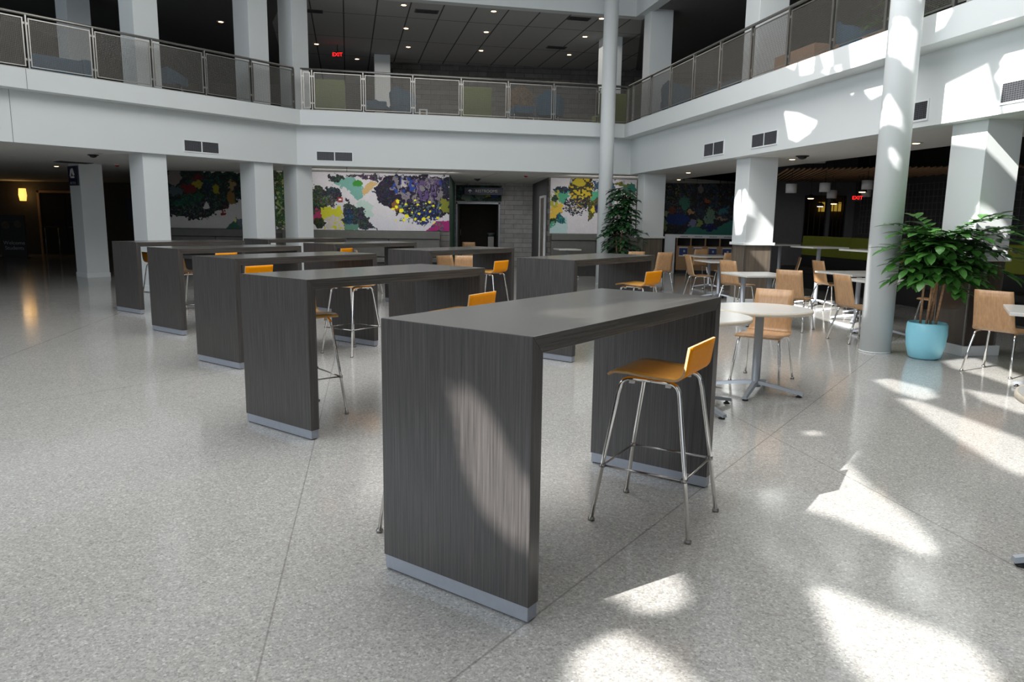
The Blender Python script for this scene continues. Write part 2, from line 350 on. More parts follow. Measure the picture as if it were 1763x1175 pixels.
# ground-floor ceilings
mb = MB(); mb.prism([o[0], o[1], (-6.2, 19.7), (-10, 30), (-27, 30), (-27, -9)], SOF, SOF + 0.08); struct('ceiling_left', mb, 'ceil')
mb = MB(); mb.prism([o[1], o[2], q[2], (6.9, 22.6), (6.9, 30), (-10, 30), (-6.2, 19.7)], SOF, SOF + 0.08); struct('ceiling_centre', mb, 'tile')
mb = MB(); mb.prism([o[2], o[3], q[3], q[2]], SOF, SOF + 0.08); struct('ceiling_right', mb, 'ceil')
mb = MB(); d = offpoly(-1.98); mb.prism([q[2], q[3], d[3], d[2]], SOF + 0.08, 3.4); struct('trim_1', mb, 'dark')
# upper floor slab, upper ceiling
mb = MB(); mb.prism([o[0], o[1], o[2], o[3], (18, -11), (18, 30), (-27, 30), (-27, -9)], 3.40, FL2 - 0.002, 0, 1, 0); struct('floor_upper', mb, ['dark', 'carpet'])
u = offpoly(-0.25)
mb = MB(); mb.prism([u[1], u[2], (4.6, 30), (-8.8, 30), (-6.2, 19.7)], BULK + 0.06, BULK + 0.12); struct('ceiling_upper_centre', mb, 'tile_up')
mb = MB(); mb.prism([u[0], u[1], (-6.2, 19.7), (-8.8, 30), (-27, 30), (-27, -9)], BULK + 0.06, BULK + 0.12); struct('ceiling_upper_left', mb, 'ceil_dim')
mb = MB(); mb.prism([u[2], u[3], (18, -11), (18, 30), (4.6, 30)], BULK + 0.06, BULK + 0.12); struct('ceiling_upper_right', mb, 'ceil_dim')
# outer walls
for nm, a in (('wall_outer_left', (-27.2, -27, -9, 30)), ('wall_outer_back', (-27, 18, 30, 30.2)), ('wall_outer_right', (18, 18.2, -11, 30)), ('wall_outer_front', (8.9, 18, -11.2, -11))):
    struct(nm, MB().box(a[0], a[1], a[2], a[3], 0, ROOFZ), 'dark')
def wall(name, a, b, z0, z1, material, th=0.12):
    ang = math.degrees(math.atan2(b[1] - a[1], b[0] - a[0])); L = math.hypot(b[0] - a[0], b[1] - a[1])
    mb = MB(); mb.box(0, L, 0, th, z0, z1); o = mb.build(name, material, None, 0, (a[0], a[1], 0), R(ang)); return tag(o, kind='structure')
# ground floor walls, left to right
wall('wall_corridor_back', (-24, 27), (-9.9, 27), 0, SOF, 'brownwall')
wall('wall_corridor_side', (-9.75, 19.38), (-9.9, 27), 0, SOF, 'brownwall')
wall('wall_bay_left', (-9.75, 19.42), (-5.95, 19.6), 0, SOF, 'stone_dark')
wall('wall_mural_jog', (-5.95, 18.8), (-5.95, 19.7), 0, SOF, 'white')
wall('wall_mural_left', (-6.05, 18.78), (-1.69, 19.64), 0, SOF, 'stone_dark')
wall('wall_recess_left', (-1.69, 19.64), (-1.9, 24.0), 0, SOF, 'greendoor')
DX0, DX1 = -1.86, -0.44           # doorway to the restrooms in the recess back wall
mb = MB(); mb.box(-1.98, DX0, 24.0, 24.15, 0, SOF); mb.box(DX1, 0.62, 24.0, 24.15, 0, SOF); mb.box(DX0, DX1, 24.0, 24.15, 2.02, SOF); struct('wall_recess_back', mb, 'stone')
wall('wall_recess_right', (0.60, 24.0), (0.93, 20.2), 0, SOF, 'greywall')
wall('wall_mural_right', (0.93, 20.17), (3.55, 20.72), 0, SOF, 'stone_dark')
wall('wall_mural_return', (3.55, 20.72), (4.45, 22.45), 0, SOF, 'white')
wall('wall_far_right', (4.45, 22.45), (6.9, 21.75), 0, SOF, 'dark')
wall('wall_cafe_side', (6.75, 21.9), (6.3, 19.3), 0, 3.4, 'dark')
eA = np.array([6.3, 19.2]); eB = np.array([8.62, 18.9]); el = float(np.linalg.norm(eB - eA)); eang = math.degrees(math.atan2(eB[1] - eA[1], eB[0] - eA[0]))
mb = MB(); cuts = [(1.12, 1.68, 1.0, 2.2), (1.76, 2.14, 1.0, 2.2)]
s0 = 0
for (a, b, z0, z1) in cuts:
    mb.box(s0, a, 0, 0.12, 0, 3.4); mb.box(a, b, 0, 0.12, 0, z0); mb.box(a, b, 0, 0.12, z1, 3.4); s0 = b
mb.box(s0, el, 0, 0.12, 0, 3.4)
o = mb.build('wall_cafe_end', 'greywall', None, 0, (eA[0], eA[1], 0), R(eang)); tag(o, kind='structure')
cA = np.array([8.62, 18.9]); cB = np.array([10.9, -1.0]); cang = math.degrees(math.atan2(cB[1] - cA[1], cB[0] - cA[0]))
wall('wall_cafe_back', cA, cB, 0, 3.4, 'dark')
wall('wall_kitchen', (6.85, 22.2), (10.5, 21.6), 0, 3.3, 'brownwall')
# upper floor walls
wall('wall_upper_back', (-3.9, 24.3), (9.5, 25.6), FL2, BULK + 0.06, 'stone_dark')
wall('wall_upper_left_hall', (-12.5, 28.5), (-3.9, 28.5), FL2, BULK + 0.06, 'brownwall')
wall('wall_upper_jog', (-3.9, 24.3), (-3.9, 28.6), FL2, BULK + 0.06, 'stone_dark')
wall('wall_upper_left', (-22, 6), (-13, 20), FL2, BULK + 0.06, 'dark')
wall('wall_upper_left_end', (-13, 20), (-12.4, 28.6), FL2, BULK + 0.06, 'dark')
wall('wall_upper_right', (9.5, 25.6), (13.0, -2), FL2, BULK + 0.06, 'dark')

# unseen roof; its openings are invented, shaped to throw the wanted sun patches
SUN_HOLES = [[(-7.12, -1.9), (-6.97, -1.71), (-6.76, -1.57), (-6.64, -1.39), (-6.65, -1.23), (-6.51, -1.07), (-6.5, -1.14), (-6.56, -1.63), (-6.56, -2.0), (-6.64, -2.41), (-6.72, -2.49), (-6.82, -2.29), (-6.94, -2.07)],
[(-8.17, -2.86), (-7.9, -2.67), (-7.88, -2.79), (-7.91, -2.94), (-8.04, -3.02), (-8.13, -2.96)],
[(-7.36, -2.78), (-7.27, -2.83), (-7.16, -2.97), (-7.04, -3.08), (-6.96, -3.22), (-6.99, -3.42), (-7.28, -3.51), (-7.43, -3.44), (-7.44, -3.2)],
[(-8.37, -3.29), (-8.2, -3.13), (-8.08, -3.27), (-7.98, -3.47), (-8.21, -3.66), (-8.4, -3.51)],
[(-5.28, 0.56), (-5.15, 0.48), (-5.02, -0.65), (-5.17, -1.06), (-5.55, -1.42), (-5.56, -1.21), (-5.48, -0.58)],
[(-5.13, 1.29), (-4.94, 1.38), (-4.79, 0.94), (-4.91, 0.62), (-5.1, 0.49), (-5.17, 0.83)],
[(-3.85, 2.35), (-3.62, 2.47), (-3.37, 2.56), (-3.53, 1.52), (-3.93, 0.95), (-3.91, 1.5), (-3.98, 1.96)],
[(-4.47, 0.96), (-4.18, 0.58), (-4.35, 0.14), (-4.54, 0.06), (-4.58, 0.46)],
[(-3.24, 8.39), (-2.29, 8.93), (-3.4, 5.21), (-3.73, 4.77), (-3.77, 6.1)],
[(-6.5, -0.49), (-6.39, -0.53), (-6.42, -0.6), (-6.5, -0.58)],
[(-7.21, -1.51), (-7.08, -1.54), (-7.13, -1.67), (-7.24, -1.7)],
[(-7.88, -2.27), (-7.79, -2.3), (-7.78, -2.4), (-7.85, -2.54), (-7.95, -2.73), (-8.19, -2.89), (-8.24, -2.83), (-8.26, -2.69), (-8.15, -2.52)],
[(-7.26, -1.6), (-7.09, -1.47), (-6.73, -1.09), (-6.38, -0.87), (-6.33, -0.95), (-6.65, -1.38), (-6.98, -1.86), (-7.14, -1.8)],
[(-0.72, 8.72), (-0.73, 8.27), (-0.84, 7.64), (-1.02, 7.7), (-1.2, 7.95), (-1.16, 8.23)],
[(-0.25, 6.95), (-0.13, 6.62), (-0.35, 6.45), (-0.44, 6.64), (-0.35, 6.84)],
[(-0.28, 5.48), (0.01, 4.92), (-0.51, 4.37), (-0.6, 4.43), (-0.74, 5.15)],
[(-0.11, 4.72), (0.14, 4.73), (0.17, 4.54), (0.13, 4.24), (-0.42, 3.79), (-0.54, 4.23), (-0.24, 4.51)],
[(-0.35, 7.59), (-0.31, 7.42), (-0.4, 7.37)],
[(-0.29, 7.32), (-0.27, 7.15), (-0.4, 7.09)],
[(0.06, 7.23), (0.22, 6.55), (-0.15, 6.26), (-0.27, 6.93)],
[(-0.16, 8.35), (-0.09, 7.97), (-0.37, 7.79), (-0.41, 8.11)],
[(-0.08, 7.83), (-0.02, 7.59), (-0.26, 7.37), (-0.31, 7.53)],
[(0.34, 5.81), (0.38, 5.54), (0.18, 5.48), (0.1, 5.64)],
[(-0.24, 8.72), (-0.17, 8.39), (-0.32, 8.34)],
[(-0.42, 5.56), (-0.27, 5.58), (-0.21, 5.47), (-0.45, 5.27), (-0.7, 5.12), (-0.71, 5.35)],
[(-1.39, 4.95), (-1.16, 5.02), (-1.31, 4.74), (-1.47, 4.61), (-1.51, 4.73), (-1.6, 4.84)],
[(-1.77, 4.51), (-1.82, 4.37), (-1.99, 4.29), (-1.89, 4.45)],
[(-3.28, 3.77), (-3.04, 3.87), (-3.91, 3.25), (-4.13, 3.17)],
[(-2.18, 9.33), (-2.11, 9.31), (-2.26, 9.01), (-2.47, 8.87), (-3.08, 8.74)],
[(-2.59, 9.66), (-2.44, 9.6), (-2.14, 9.45), (-3.03, 8.76), (-3.07, 8.92), (-2.54, 9.42), (-3.12, 9.12), (-3.16, 9.29)],
[(-0.48, 4.6), (-0.42, 4.4), (-0.73, 4.18), (-0.79, 4.39)],
[(-0.49, 5.18), (-0.4, 4.67), (-0.8, 4.36), (-0.79, 4.95)],
[(-1.38, 3.96), (-1.37, 3.86), (-1.71, 3.56), (-2.81, 3.31), (-2.26, 3.67), (-1.74, 3.89)],
[(1.68, 11.84), (2.09, 11.94), (1.38, 11.45), (1.0, 11.27), (1.3, 11.57)],
[(1.82, 12.65), (1.76, 12.03), (0.98, 11.42), (0.78, 11.84)],
]
def roof():
    mb = MB(); xs0, xs1, ys0, ys1 = -11.5, 2.5, -7.0, 9.5
    ys = np.arange(ys0, ys1 - 1e-6, 0.05)
    z = ROOFZ
    def rect(x0, x1, y0, y1): mb.quad([(x0, y0, z), (x1, y0, z), (x1, y1, z), (x0, y1, z)])
    rect(-30, 20, -24, ys0); rect(-30, 20, ys1, 31); rect(-30, xs0, ys0, ys1); rect(xs1, 20, ys0, ys1)
    for y in ys:
        yc = y + 0.025; iv = []
        for pl in SUN_HOLES:
            xs = []
            for i in range(len(pl)):
                (xa, ya), (xb, yb) = pl[i], pl[(i + 1) % len(pl)]
                if (ya > yc) != (yb > yc): xs.append(xa + (yc - ya) / (yb - ya) * (xb - xa))
            xs.sort(); iv += [(xs[i], xs[i + 1]) for i in range(0, len(xs) - 1, 2)]
        iv.sort(); x = xs0
        for a, b in iv:
            if a > x: rect(x, a, y, y + 0.05)
            x = max(x, b)
        rect(x, xs1, y, y + 0.05)
    return struct('ceiling_roof_sun_mask', mb, 'ceil')
roof()

# baseboards and small trims
def baseboard(name, a, b, h, off, th, material='trimwhite'):
    ang = math.degrees(math.atan2(b[1] - a[1], b[0] - a[0])); L = math.hypot(b[0] - a[0], b[1] - a[1])
    mb = MB(); mb.box(0, L, -off - th, -off, 0, h); o = mb.build(name, material, None, 0, (a[0], a[1], 0), R(ang)); return tag(o, kind='structure')
baseboard('baseboard_bay', (-9.7, 19.42), (-5.97, 19.6), 0.10, 0, 0.02, 'dark')
baseboard('baseboard_corridor', (-24, 27), (-9.95, 27), 0.12, 0, 0.02, 'dark')

# ---------------------------------------------------------------- murals
def vnoise(x, y, seed):
    xi = np.floor(x).astype(int); yi = np.floor(y).astype(int); fx = x - xi; fy = y - yi
    fx = fx * fx * (3 - 2 * fx); fy = fy * fy * (3 - 2 * fy)
    def h(a, b): v = np.sin(a * 127.1 + b * 311.7 + seed * 74.7) * 43758.5453; return v - np.floor(v)
    return (h(xi, yi) * (1 - fx) + h(xi + 1, yi) * fx) * (1 - fy) + (h(xi, yi + 1) * (1 - fx) + h(xi + 1, yi + 1) * fx) * fy
def inpoly(x, y, pts):
    r = np.zeros(x.shape, bool)
    for i in range(len(pts)):
        (xa, ya), (xb, yb) = pts[i], pts[(i + 1) % len(pts)]
        if ya == yb: continue
        c = (ya > y) != (yb > y); r ^= c & (x < xa + (y - ya) / (yb - ya) * (xb - xa))
    return r
def mural(label, A, ang, length, z0, z1, rect, bgc, shapes, seed, cell=0.016):
    nx, nz = int(length / cell), int((z1 - z0) / cell)
    x0, y0, x1, y1 = rect
    U, V = np.meshgrid((np.arange(nx) + 0.5) / nx, (np.arange(nz) + 0.5) / nz)
    X = x0 + U * (x1 - x0); Y = y1 - V * (y1 - y0)
    wx = (vnoise(X / 34, Y / 34, seed) - .5) * 50 + (vnoise(X / 15, Y / 15, seed + 3) - .5) * 22 + (vnoise(X / 6, Y / 6, seed + 13) - .5) * 12; wy = (vnoise(X / 34, Y / 34, seed + 1) - .5) * 50 + (vnoise(X / 15, Y / 15, seed + 4) - .5) * 22 + (vnoise(X / 6, Y / 6, seed + 14) - .5) * 12
    img = np.ones((nz, nx, 3)) * np.array(bgc) * (0.97 + 0.06 * vnoise(X / 60, Y / 60, seed + 2))[..., None]
    for s in shapes:
        k = s[0]; w = s[-1] if isinstance(s[-1], float) else 1.0
        if k == 'e': mask = ((X + w * wx - s[1]) / s[3]) ** 2 + ((Y + w * wy - s[2]) / s[4]) ** 2 < 1; c = s[5]
        elif k == 'p': mask = inpoly(X + w * wx, Y + w * wy, s[1]); c = s[2]
        elif k == 'n':   # speckles of c2 within polygon, amount a, grain g
            _, pts, c, amt, g = s[:5]; mask = inpoly(X + wx, Y + wy, pts) & (vnoise(X / g, Y / g, seed + amt * 91) > 1 - amt)
        elif k == 's':   # brush stripes
            _, pts, c, g = s[:4]; mask = inpoly(X + wx, Y + wy, pts) & (np.sin((X + wx * 1.8 + wy) / g + vnoise(X / 70, Y / 90, seed + 6) * 9) > 0.25)
        img[mask] = np.array(c)
    img *= (0.94 + 0.12 * vnoise(X / 7, Y / 7, seed + 9))[..., None]
    dk = img.max(2) < 0.16; fine = vnoise(X / 6.5, Y / 6.5, seed + 17) ** 2; hue = np.stack([vnoise(X / 22, Y / 22, seed + 20 + c) for c in range(3)], 2)
    img[dk] = (img * (0.35 + 1.5 * fine[..., None]) * (0.5 + 1.1 * hue) + 0.05 * (fine[..., None] ** 3) * hue)[dk]
    if seed == 3: img[img.max(2) < 0.45] *= 0.55
    fr = frame(A, ang); mb = MB()
    # painted face as a grid, edges closed by a thin slab behind it
    vs = [fr((length * i / nx, -0.012, z0 + (z1 - z0) * j / nz)) for j in range(nz + 1) for i in range(nx + 1)]
    fs = [(j * (nx + 1) + i, j * (nx + 1) + i + 1, (j + 1) * (nx + 1) + i + 1, (j + 1) * (nx + 1) + i) for j in range(nz) for i in range(nx)]
    n = len(vs); vs += [fr(p) for p in ((0, -0.012, z0), (length, -0.012, z0), (length, -0.012, z1), (0, -0.012, z1), (0, 0, z0), (length, 0, z0), (length, 0, z1), (0, 0, z1))]
    fs += [tuple(n + i for i in f) for f in ((0, 4, 5, 1), (1, 5, 6, 2), (2, 6, 7, 3), (3, 7, 4, 0), (4, 7, 6, 5))]
    me = bpy.data.meshes.new('mural'); me.from_pydata(vs, [], fs); me.materials.append(M['paint']); me.update()
    ca = me.color_attributes.new('paint', 'FLOAT_COLOR', 'CORNER')
    cols = np.ones((nz * nx, 4, 4), np.float32); cols[:, :, :3] = img.reshape(-1, 1, 3)
    flat = np.concatenate([cols.reshape(-1), np.tile(np.array([.6, .6, .6, 1], np.float32), 20)])
    ca.data.foreach_set('color', flat)
    o = bpy.data.objects.new('mural', me); col.objects.link(o); return tag(o, label, 'mural')
BK = (.022, .028, .026)
mural('mural in the left bay, dark green and red foliage with a yellow patch on white', (-9.6, 19.415), 2.71, 2.95, 1.15, SOF - 0.01, (-218, 95, 1089, 738), (.52, .50, .50),
      [('p', [(-230, 90), (1110, 90), (1110, 430), (870, 415), (790, 430), (740, 480), (640, 520), (560, 560), (470, 620), (350, 650), (250, 630), (160, 600), (75, 610), (-230, 520)], BK),
       ('n', [(-230, 90), (1110, 90), (870, 420), (640, 500), (400, 620), (75, 600)], (.02, .09, .06), .42, 17), ('n', [(60, 400), (640, 400), (600, 560), (300, 640), (75, 600)], (.16, .12, .19), .25, 13),
       ('p', [(70, 80), (200, 80), (210, 200), (120, 250), (60, 190)], (.34, .28, .28)), ('e', 135, 315, 70, 55, (.10, .15, .17)), ('e', 290, 290, 85, 55, (.20, .015, .02)), ('e', 390, 170, 70, 40, (.16, .02, .03)), ('e', 395, 235, 62, 34, (.42, .36, .03)),
       ('e', 180, 450, 90, 45, (.02, .15, .09)), ('e', 330, 390, 110, 50, (.02, .12, .07)), ('e', 600, 300, 40, 62, (.36, .33, .02)), ('e', 490, 260, 60, 60, (.02, .05, .09)), ('e', 770, 240, 38, 58, (.42, .28, .12)), ('e', 760, 390, 42, 85, (.32, .19, .05)),
       ('p', [(435, 505), (480, 430), (515, 505), (480, 520)], (.5, .48, .48), 0.2), ('e', 660, 545, 20, 26, (.3, .02, .02)), ('e', 692, 505, 16, 24, (.3, .02, .02)),
       ('p', [(670, 745), (790, 640), (880, 620), (880, 745)], (.06, .20, .13), 0.3), ('e', 845, 665, 40, 50, (.20, .23, .30)), ('e', 795, 640, 14, 28, (.6, .62, .2), 0.3)], 3)
YD = [(995, 420, 22), (980, 480, 18), (942, 505, 15), (1038, 528, 30), (1095, 450, 15), (1195, 405, 13), (1222, 452, 16), (1240, 560, 18), (1100, 590, 22), (1155, 540, 12), (1200, 622, 15), (1288, 622, 26), (1312, 435, 10), (1365, 420, 17), (1365, 532, 15), (1350, 595, 15), (1452, 604, 18), (1478, 490, 11), (1408, 462, 14), (1298, 515, 8), (1070, 634, 16), (972, 640, 11), (1260, 655, 10), (1125, 500, 8), (1410, 664, 10)]
mural('long centre mural of navy and grey swirls over a blue flower bed with yellow blossoms', (-6.0, 18.77), 11.15, 4.38, 1.16, SOF - 0.01, (-345, 98, 1587, 760), (.60, .58, .61),
      [('p', [(-345, 98), (-120, 98), (-60, 400), (-100, 760), (-345, 760)], (.05, .10, .04)), ('n', [(-345, 98), (40, 98), (40, 760), (-345, 760)], (.25, .30, .12), .3, 20),
       ('e', 620, 560, 110, 150, (.42, .55, .50)), ('e', 760, 700, 200, 100, (.58, .58, .62)),
       ('p', [(300, 215), (420, 150), (520, 170), (600, 260), (600, 380), (560, 420), (480, 320), (380, 270)], (.16, .36, .31)), ('e', 555, 220, 58, 38, (.04, .24, .03), 0.3),
       ('p', [(590, 310), (690, 190), (780, 205), (620, 370)], (.55, .38, .16), 0.3), ('e', 310, 165, 90, 42, (.025, .045, .035)), ('p', [(400, 120), (830, 120), (780, 190), (660, 150), (480, 165)], (.07, .05, .07)),
       ('p', [(840, 110), (1600, 110), (1600, 560), (1520, 580), (1400, 600), (1250, 640), (1120, 600), (1000, 570), (940, 500), (850, 490), (790, 420), (720, 300), (820, 180)], (.016, .014, .034)),
       ('s', [(930, 130), (1480, 130), (1560, 300), (1450, 430), (1250, 430), (1000, 440), (920, 330)], (.20, .18, .20), 26.0), ('s', [(1180, 150), (1480, 150), (1450, 420), (1200, 400)], (.10, .06, .17), 18.0), ('n', [(930, 140), (1250, 140), (1200, 330), (940, 350)], (.02, .05, .26), .4, 26),
       ('e', 1060, 210, 30, 45, (.48, .44, .42)), ('e', 1500, 200, 40, 40, (.02, .05, .24)), ('e', 1540, 250, 50, 90, (.02, .025, .04)), ('e', 1530, 460, 55, 95, (.20, .22, .03)), ('e', 970, 470, 45, 60, (.22, .09, .02)),
       ('n', [(960, 440), (1480, 440), (1480, 620), (1280, 690), (1050, 640)], (.10, .16, .17), .4, 14), ('n', [(1150, 520), (1480, 500), (1440, 640), (1240, 690)], (.02, .03, .13), .55, 17)]
      + [('e', x, y, r, r * .9, (.80, .74, .02), 0.25) for x, y, r in YD]
      + [('e', 110, 470, 95, 215, (.030, .050, .028)), ('e', 265, 360, 105, 100, (.028, .035, .05)), ('e', 230, 430, 90, 60, (.10, .09, .10)), ('n', [(60, 380), (350, 360), (350, 480), (60, 500)], (.05, .09, .03), .4, 15),
         ('p', [(130, 520), (350, 485), (388, 560), (388, 755), (180, 755), (215, 640), (140, 620)], (.52, .52, .03)), ('n', [(190, 600), (388, 590), (388, 755), (180, 755)], (.50, .46, .44), .55, 20), ('e', 95, 605, 40, 72, (.33, .03, .11)), ('e', 115, 690, 60, 60, (.03, .035, .02)),
         ('p', [(388, 500), (430, 400), (500, 480), (600, 490), (650, 600), (700, 690), (770, 755), (388, 755)], (.035, .045, .05)), ('e', 450, 610, 45, 90, (.02, .06, .13)), ('p', [(400, 690), (550, 690), (550, 760), (400, 760)], (.11, .24, .18), 0.2),
         ('p', [(1310, 760), (1440, 650), (1600, 630), (1600, 780)], (.32, .02, .15), 0.3), ('n', [(1340, 760), (1440, 660), (1520, 660), (1520, 760)], (.05, .14, .11), .5, 24)], 11)
mural('mural right of the restroom recess, yellow and green cluster on white with pale teal corner', (0.98, 20.18), 11.85, 2.45, 1.13, SOF - 0.01, (180, 105, 1300, 825), (.60, .575, .60),
      [('p', [(175, 700), (400, 600), (410, 830), (170, 830)], (.42, .56, .56), 0.3), ('p', [(430, 100), (720, 100), (735, 330), (640, 470), (560, 500), (440, 400), (420, 250)], (.055, .045, .02)),
       ('n', [(430, 100), (720, 100), (735, 330), (560, 480), (430, 330)], (.48, .36, .015), .42, 22), ('e', 545, 150, 85, 45, (.46, .36, .02)), ('e', 590, 350, 40, 20, (.62, .50, .02)), ('e', 320, 262, 110, 52, (.02, .035, .06)),
       ('p', [(230, 310), (425, 290), (380, 430), (300, 420)], (.07, .32, .19)), ('n', [(180, 300), (300, 280), (290, 500), (180, 480)], (.40, .38, .05), .6, 26), ('e', 240, 370, 40, 45, (.03, .05, .03)),
       ('p', [(170, 520), (350, 420), (335, 560), (300, 645), (170, 650)], (.66, .44, .06)), ('p', [(310, 560), (385, 665), (330, 695), (240, 650)], (.02, .13, .14)), ('e', 205, 655, 50, 45, (.03, .05, .02)), ('e', 200, 710, 30, 40, (.08, .32, .20)),
       ('n', [(370, 380), (640, 330), (640, 520), (560, 590), (440, 570), (350, 520)], (.03, .035, .065), .62, 11), ('n', [(380, 400), (620, 400), (580, 540), (400, 540)], (.34, .28, .12), .22, 10),
       ('p', [(735, 120), (1000, 120), (1000, 270), (730, 250)], (.03, .09, .16)), ('p', [(720, 270), (1000, 290), (1000, 420), (690, 400)], (.07, .34, .20)), ('p', [(650, 430), (760, 360), (880, 360), (800, 480), (740, 560), (695, 655), (660, 560)], (.10, .10, .03)),
       ('e', 735, 490, 22, 50, (.62, .5, .04)), ('e', 800, 480, 50, 55, (.02, .025, .08)), ('e', 1210, 230, 85, 65, (.03, .17, .12)), ('e', 1100, 170, 90, 30, (.15, .16, .02))], 23)
mural('darkest mural, in the far right corner above the sorting station, deep blue and teal', (4.52, 22.41), -15.94, 2.15, 1.12, SOF - 0.01, (100, 180, 1100, 830), (.022, .022, .026),
      [('n', [(90, 170), (450, 170), (430, 600), (90, 600)], (.11, .12, .06), .38, 14), ('n', [(90, 170), (1110, 170), (1110, 600), (90, 700)], (.03, .05, .08), .4, 40), ('n', [(90, 170), (1110, 170), (1110, 600), (90, 700)], (.10, .08, .07), .2, 18),
       ('e', 370, 430, 60, 85, (.05, .17, .12)), ('e', 280, 640, 170, 75, (.012, .035, .16)), ('e', 200, 520, 70, 45, (.16, .05, .02)), ('p', [(380, 835), (480, 700), (640, 770), (800, 740), (1110, 600), (1110, 835)], (.035, .18, .14), 0.4),
       ('e', 730, 600, 75, 115, (.17, .25, .17)), ('s', [(680, 490), (800, 490), (780, 700), (680, 700)], (.10, .18, .15), 14.0), ('e', 490, 690, 45, 52, (.20, .19, .33)), ('e', 590, 690, 45, 58, (.22, .28, .09)), ('e', 470, 535, 48, 26, (.42, .25, .12)),
       ('e', 680, 390, 52, 22, (.30, .08, .03)), ('e', 580, 250, 26, 75, (.17, .14, .15)), ('e', 730, 735, 90, 42, (.012, .018, .10)), ('e', 900, 520, 60, 50, (.04, .16, .19)), ('e', 880, 620, 80, 20, (.30, .20, .14)), ('e', 120, 560, 30, 30, (.24, .30, .17)), ('e', 115, 700, 30, 80, (.15, .2, .08))], 31)
mural('dark teal mural strip over the restroom doorway behind the hanging sign', (-1.86, 23.995), 0, 1.46, 2.06, 2.56, (190, 330, 715, 550), (.02, .04, .035),
      [('e', 330, 500, 70, 60, (.16, .20, .17)), ('e', 480, 470, 70, 60, (.13, .17, .13)), ('e', 555, 460, 30, 18, (.4, .38, .04)), ('e', 640, 470, 50, 22, (.03, .06, .22)), ('n', [(190, 330), (715, 330), (715, 550), (190, 550)], (.03, .12, .09), .35, 40)], 41)

# upholstered banquette ledge under each mural
def banquette(label, a, b, zt, deep):
    ang = math.degrees(math.atan2(b[1] - a[1], b[0] - a[0])); L = math.hypot(b[0] - a[0], b[1] - a[1])
    t = thing('banquette', label, 'bench', (a[0], a[1], 0), R(ang), 'charcoal banquettes under the murals')
    MB().box(0, L, -0.16, -0.02, 0.95, zt).build('back_cap', 'bench', t, 0.012)
    n = max(2, int(L / 1.2)); 
    for i in range(n): MB().box(L * i / n + 0.004, L * (i + 1) / n - 0.004, -0.12, -0.02, 0.48, 0.945).build('back_cushion', 'bench', t, 0.02)
    MB().box(0, L, -deep, -0.02, 0.36, 0.47).build('seat', 'bench', t, 0.02); MB().box(0.02, L - 0.02, -deep + 0.06, -0.04, 0, 0.355).build('base', 'dark', t)
banquette('charcoal banquette along the wall of the left bay mural', (-9.5, 19.42), (-6.12, 19.58), 1.14, 0.55)
banquette('charcoal banquette along the long centre mural', (-5.85, 18.79), (-1.95, 19.56), 1.15, 0.55)
banquette('charcoal banquette under the mural right of the restroom recess', (1.0, 20.17), (3.5, 20.69), 1.12, 0.55)

# ---------------------------------------------------------------- columns
def square_column(label, corner, ang, w, d, up, lower=None, top=ROOFZ):
    """corner = corner nearest the camera; local x runs along the face at ang, local y at ang+90 behind it"""
    t = thing('column', label, 'column', (corner[0], corner[1], 0), R(ang), 'square white columns')
    if lower is None:
        MB().box(0, w, 0, d, 0, top).build('shaft', 'white', t, 0.006)
        MB().box(-0.012, w + 0.012, -0.012, d + 0.012, 0, 0.11).build('base_trim', 'trimwhite', t, 0.004)
    else:
        MB().box(0, w, 0, d, 1.13, top).build('shaft', 'white', t, 0.006)
        MB().box(-0.03, w + 0.03, -0.03, d + 0.03, 1.08, 1.13).build('collar', 'trimwhite', t, 0.006)
        MB().box(0.02, w - 0.02, 0.02, d - 0.02, 0.02, 1.08).build('cladding', lower, t, 0.004)
        for (x, y) in ((0.02, 0.02), (w - 0.02, 0.02), (0.02, d - 0.02)):
            MB().box(x - 0.008, x + 0.008, y - 0.008, y + 0.008, 0.11, 1.08).build('corner_strip', 'steel', t)
        MB().box(-0.02, w + 0.02, -0.02, d + 0.02, 0, 0.115).build('base_trim', 'trimwhite', t, 0.004)
    return t
# left row, faces along 52 degrees
square_column('white square column standing farthest back on the left, with a navy sign on it', (-9.92, 17.12), 52, 0.50, 0.58, True)
square_column('white square column behind the farthest bar table, left of the left bay mural', (-7.01, 14.19), 52, 0.46, 0.55, True)
square_column('white square column between the left bay mural and its close neighbour on the right', (-5.55, 16.05), 52, 0.46, 0.56, True)
square_column('white square column at the left corner of the balcony, beside the long mural', (-4.90, 16.90), 52, 0.42, 0.5, True)
# right row: local x runs into the building (11.7 deg), local y away along the edge
square_column('white square column beside the tall dark plant, ending in a collar above brown panelling', (3.12, 18.0), 11.7, 0.55, 0.42, True, 'clad_wood')
square_column('sunlit white square column at the middle of the right side, above grey oak panelling', (4.13, 13.22), 11.7, 0.55, 0.48, True, 'clad_wood')
square_column('big white square column behind the potted plant, above dark mirror-like panelling', (5.14, 8.26), 11.7, 0.46, 0.50, True, 'clad')
square_column('square column on the upper floor seen behind the thin round pole', (2.36, 20.6), 11.7, 0.5, 0.5, True).location[2] = 0
square_column('white column at the back of the centre upper gallery, behind the blue chairs', (-4.25, 23.1), 12.6, 0.47, 0.4, True, top=BULK + 0.05)
def round_column(label, x, y, r):
    t = thing('round_column', label, 'column', (x, y, 0), 0, 'round white poles')
    MB().lathe([(r, 0), (r, ROOFZ)], seg=48).build('shaft', 'white', t)
    MB().lathe([(r + 0.004, 0), (r + 0.004, 0.012), (r + 0.001, 0.016)], seg=48).build('base_ring', 'white', t)
round_column('thick round white pole standing close by on the right, left of the blue planter', 4.26, 8.50, 0.168)
round_column('round white pole far off near the centre, in front of the tall dark plant', 2.14, 17.55, 0.165)

